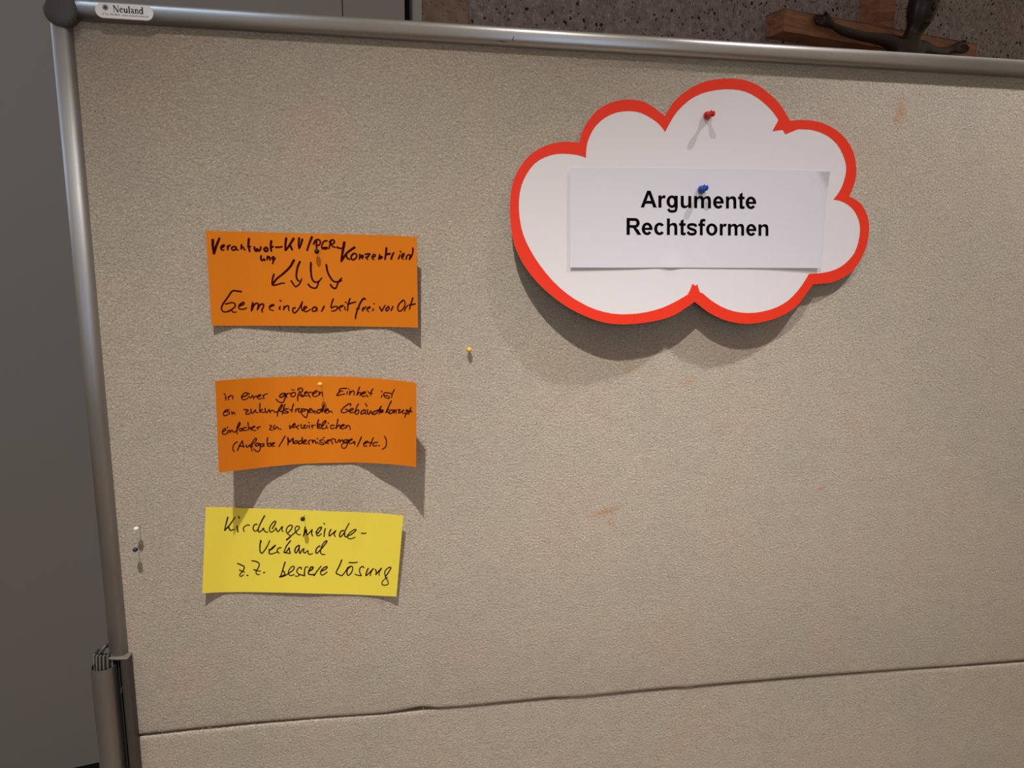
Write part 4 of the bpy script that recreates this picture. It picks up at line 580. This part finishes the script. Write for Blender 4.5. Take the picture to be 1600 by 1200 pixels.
def arch(x0, x1, s): # shoulder of n, m, h between two stems, as quads (outer, inner)
    o_ = [(x0-20, 440), (x0+55, 500), (x0+130, 526), (x1-15, 531), (x1+55, 518), (x1+105, 475), (x1+130, 400), (x1+137, 290)]
    i_ = [(x0-20, 300), (x0+12, 365), (x0+50, 405), (x0+100, 424), (x0+140, 418), (x1-22, 395), (x1-4, 350), (x1, 290)]
    return [[o_[k], o_[k+1], i_[k+1], i_[k]] for k in range(7)]
def stroke(pts, w):
    P = catmull(pts, 25); out = []; off = []
    for i, p in enumerate(P):
        a = P[max(0, i-1)]; b = P[min(len(P)-1, i+1)]; l = math.hypot(b[0]-a[0], b[1]-a[1]); off.append((-(b[1]-a[1])/l*w/2, (b[0]-a[0])/l*w/2))
    return [[(P[i][0]+off[i][0], P[i][1]+off[i][1]), (P[i+1][0]+off[i+1][0], P[i+1][1]+off[i+1][1]), (P[i+1][0]-off[i+1][0], P[i+1][1]-off[i+1][1]), (P[i][0]-off[i][0], P[i][1]-off[i][1])] for i in range(len(P)-1)]
SANS = {
 'A': (722, [[(0, 0), (153, 0), (410, 690), (439, 716), (286, 716)], [(718, 0), (562, 0), (310, 690), (286, 716), (439, 716)]]+rc(190, 163, 520, 284)),
 'r': (389, rc(66, 0, 203, 519)+[[(195, 300), (203, 300), (215, 355), (240, 395), (225, 480), (195, 440)], [(240, 395), (275, 408), (310, 405), (352, 385), (395, 504), (350, 525), (310, 531), (260, 518), (225, 480)]]),
 'g': (611, arc(283, 262, 243, 268, 142, 108)+rc(406, -10, 543, 519)+stroke([(474, 0), (465, -80), (420, -138), (290, -158), (170, -135), (130, -48)], 112)),
 'u': (611, rc(407, 0, 544, 519)+rc(66, 180, 203, 519)+[[(66, 190), (203, 190), (225, 110), (72, 90)], [(72, 90), (225, 110), (280, 93), (250, -12), (180, -8), (110, 25)], [(250, -12), (280, 93), (340, 98), (390, 140), (407, 200), (407, 75), (330, 10)]]),
 'm': (889, rc(62, 0, 199, 519)+rc(375, 0, 512, 300)+rc(690, 0, 827, 300)+arch(199, 375, 0)+arch(514, 690, 0)),
 'n': (611, rc(67, 0, 204, 519)+rc(408, 0, 545, 300)+arch(204, 408, 0)),
 'h': (611, rc(67, 0, 204, 716)+rc(408, 0, 545, 300)+arch(204, 408, 0)),
 'e': (556, arc(278, 260, 246, 271, 142, 108, 0, 322)+rc(150, 212, 524, 305)),
 'c': (556, arc(290, 260, 248, 271, 142, 112, 38, 322)),
 'o': (611, arc(305, 260, 265, 271, 144, 110)),
 't': (333, [[(85, 519), (222, 519), (222, 702), (85, 622)]]+rc(85, 120, 222, 530)+rc(14, 410, 316, 519)+[[(85, 130), (222, 130), (235, 105), (190, -12), (120, 5), (90, 50)], [(235, 105), (270, 105), (310, 118), (322, 10), (260, -8), (190, -12)]]),
 'f': (333, rc(81, 0, 218, 545)+rc(11, 410, 325, 519)+[[(81, 540), (218, 540), (225, 585), (130, 700), (90, 640)], [(225, 585), (245, 610), (290, 615), (332, 608), (350, 712), (290, 725), (210, 728), (130, 700)]]),
 's': (556, stroke([(462, 372), (425, 450), (275, 476), (135, 442), (100, 375), (140, 312), (280, 262), (412, 212), (442, 145), (400, 72), (270, 43), (130, 72), (82, 158)], 116)),
 'R': (722, rc(73, 0, 218, 716)+rc(218, 595, 455, 716)+rc(218, 300, 450, 415)+arc(450, 508, 215, 208, 148, 114, -90, 90)+[[(290, 302), (370, 290), (566, 0), (740, 0), (600, 215), (470, 330)]]),
}
for word, q in TEXT_UV.items():
    total = sum(SANS[ch][0] for ch in word)-60; x = -30 if word[0] == 'R' else 0
    polys = []
    for ch in word:
        adv, ps = SANS[ch]
        polys += [[(x+a, b) for a, b in p] for p in ps]; x += adv
    bm = bmesh.new()
    for p in polys:
        ring = []
        for a, b in p:
            s = a/total; t = 1-b/716
            u = (1-t)*((1-s)*q[0][0]+s*q[1][0])+t*((1-s)*q[3][0]+s*q[2][0]); w_ = (1-t)*((1-s)*q[0][1]+s*q[1][1])+t*((1-s)*q[3][1]+s*q[2][1])
            c = paperS(u, w_); ring.append(bm.verts.new(B(c[0], c[1], c[2]+.018)))
        bm.faces.new(ring)
    bm_obj('printed_word', bm, INKB, pr, recalc=False)

# ------------------------------------------------------------------ pins
GP = 'round-headed pins on the pinboard'
def map_pin(X, Z, h, colour, name, label, group, flat=.8, r=.25, base=(0, 0)):
    root = thing('map_pin', B(X+base[0], Z+base[1], 0), label, 'pin', group)
    bm = bmesh.new(); bmesh.ops.create_uvsphere(bm, u_segments=24, v_segments=14, radius=r/100)
    for v in bm.verts: v.co = Vector((v.co.x, v.co.y, v.co.z*flat))+B(X, Z, h)
    m = bpy.data.materials.get(name) or plain(name, colour, .3, 0, .45)
    bm_obj('pin_head', bm, m, root, True)
    bm = bmesh.new(); a = B(X, Z, h); b = B(X+base[0], Z+base[1], -.5); lathe(bm, b, a-b, [(0, .00005), (.001, .00028), ((a-b).length, .00028)], 8); bm_obj('needle', bm, STEEL, root, True)
map_pin(*PINS['white'], srgb(238, 226, 206), 'white_plastic', 'white round-headed pin near the left frame post', GP, .75, .27)
map_pin(*PINS['blue'], srgb(22, 40, 66), 'blue_plastic', 'dark blue round-headed pin just below the white one', GP, .8, .27)
map_pin(*PINS['b1'], srgb(20, 18, 24), 'black_plastic', 'black round-headed pin through the orange card with arrows', GP, 1, .25)
map_pin(*PINS['y2'], srgb(240, 200, 70), 'yellow_plastic', 'yellow round-headed pin through the curled orange card', GP, .8, .27)
map_pin(*PINS['b3'], srgb(20, 18, 24), 'black_plastic', 'black round-headed pin through the yellow card', GP, 1, .24)
map_pin(*PINS['yl'], srgb(240, 206, 60), 'yellow_plastic', 'yellow round-headed pin alone in the bare felt', GP, 1, .27)
def push_pin(base, tip, colour, name, label):
    root = thing('push_pin', B(base[0], base[1], 0), label, 'pin', 'push pins on the cloud card')
    a = B(*base); b = B(*tip); L = (b-a).length*1.02
    bm = bmesh.new(); P = [(0, .0030), (.0003, .0040), (.0012, .0044), (.0024, .0042), (.0034, .0034), (.0044, .0024), (.0058, .0019), (L-.0052, .0019), (L-.0040, .0023), (L-.0030, .0030), (L-.0020, .0034), (L-.0004, .0034), (L, .0031)]
    lathe(bm, a, b-a, P, 32); o = bm_obj('pin_grip', bm, plain(name, colour, .2, 0, .6), root, True); m = o.modifiers.new('e', 'EDGE_SPLIT'); m.split_angle = math.radians(60)
    d = (b-a).normalized(); bm = bmesh.new(); lathe(bm, a-d*.012, d, [(0, .00005), (.001, .00035), (.013, .00035)], 8); bm_obj('needle', bm, STEEL, root, True)
push_pin(PINS['red_base'], PINS['red_tip'], srgb(200, 16, 14), 'red_plastic', 'red push pin at the top of the cloud card')
push_pin(PINS['bl_base'], PINS['bl_tip'], srgb(8, 70, 165), 'royal_blue_plastic', 'blue push pin through the title sheet')
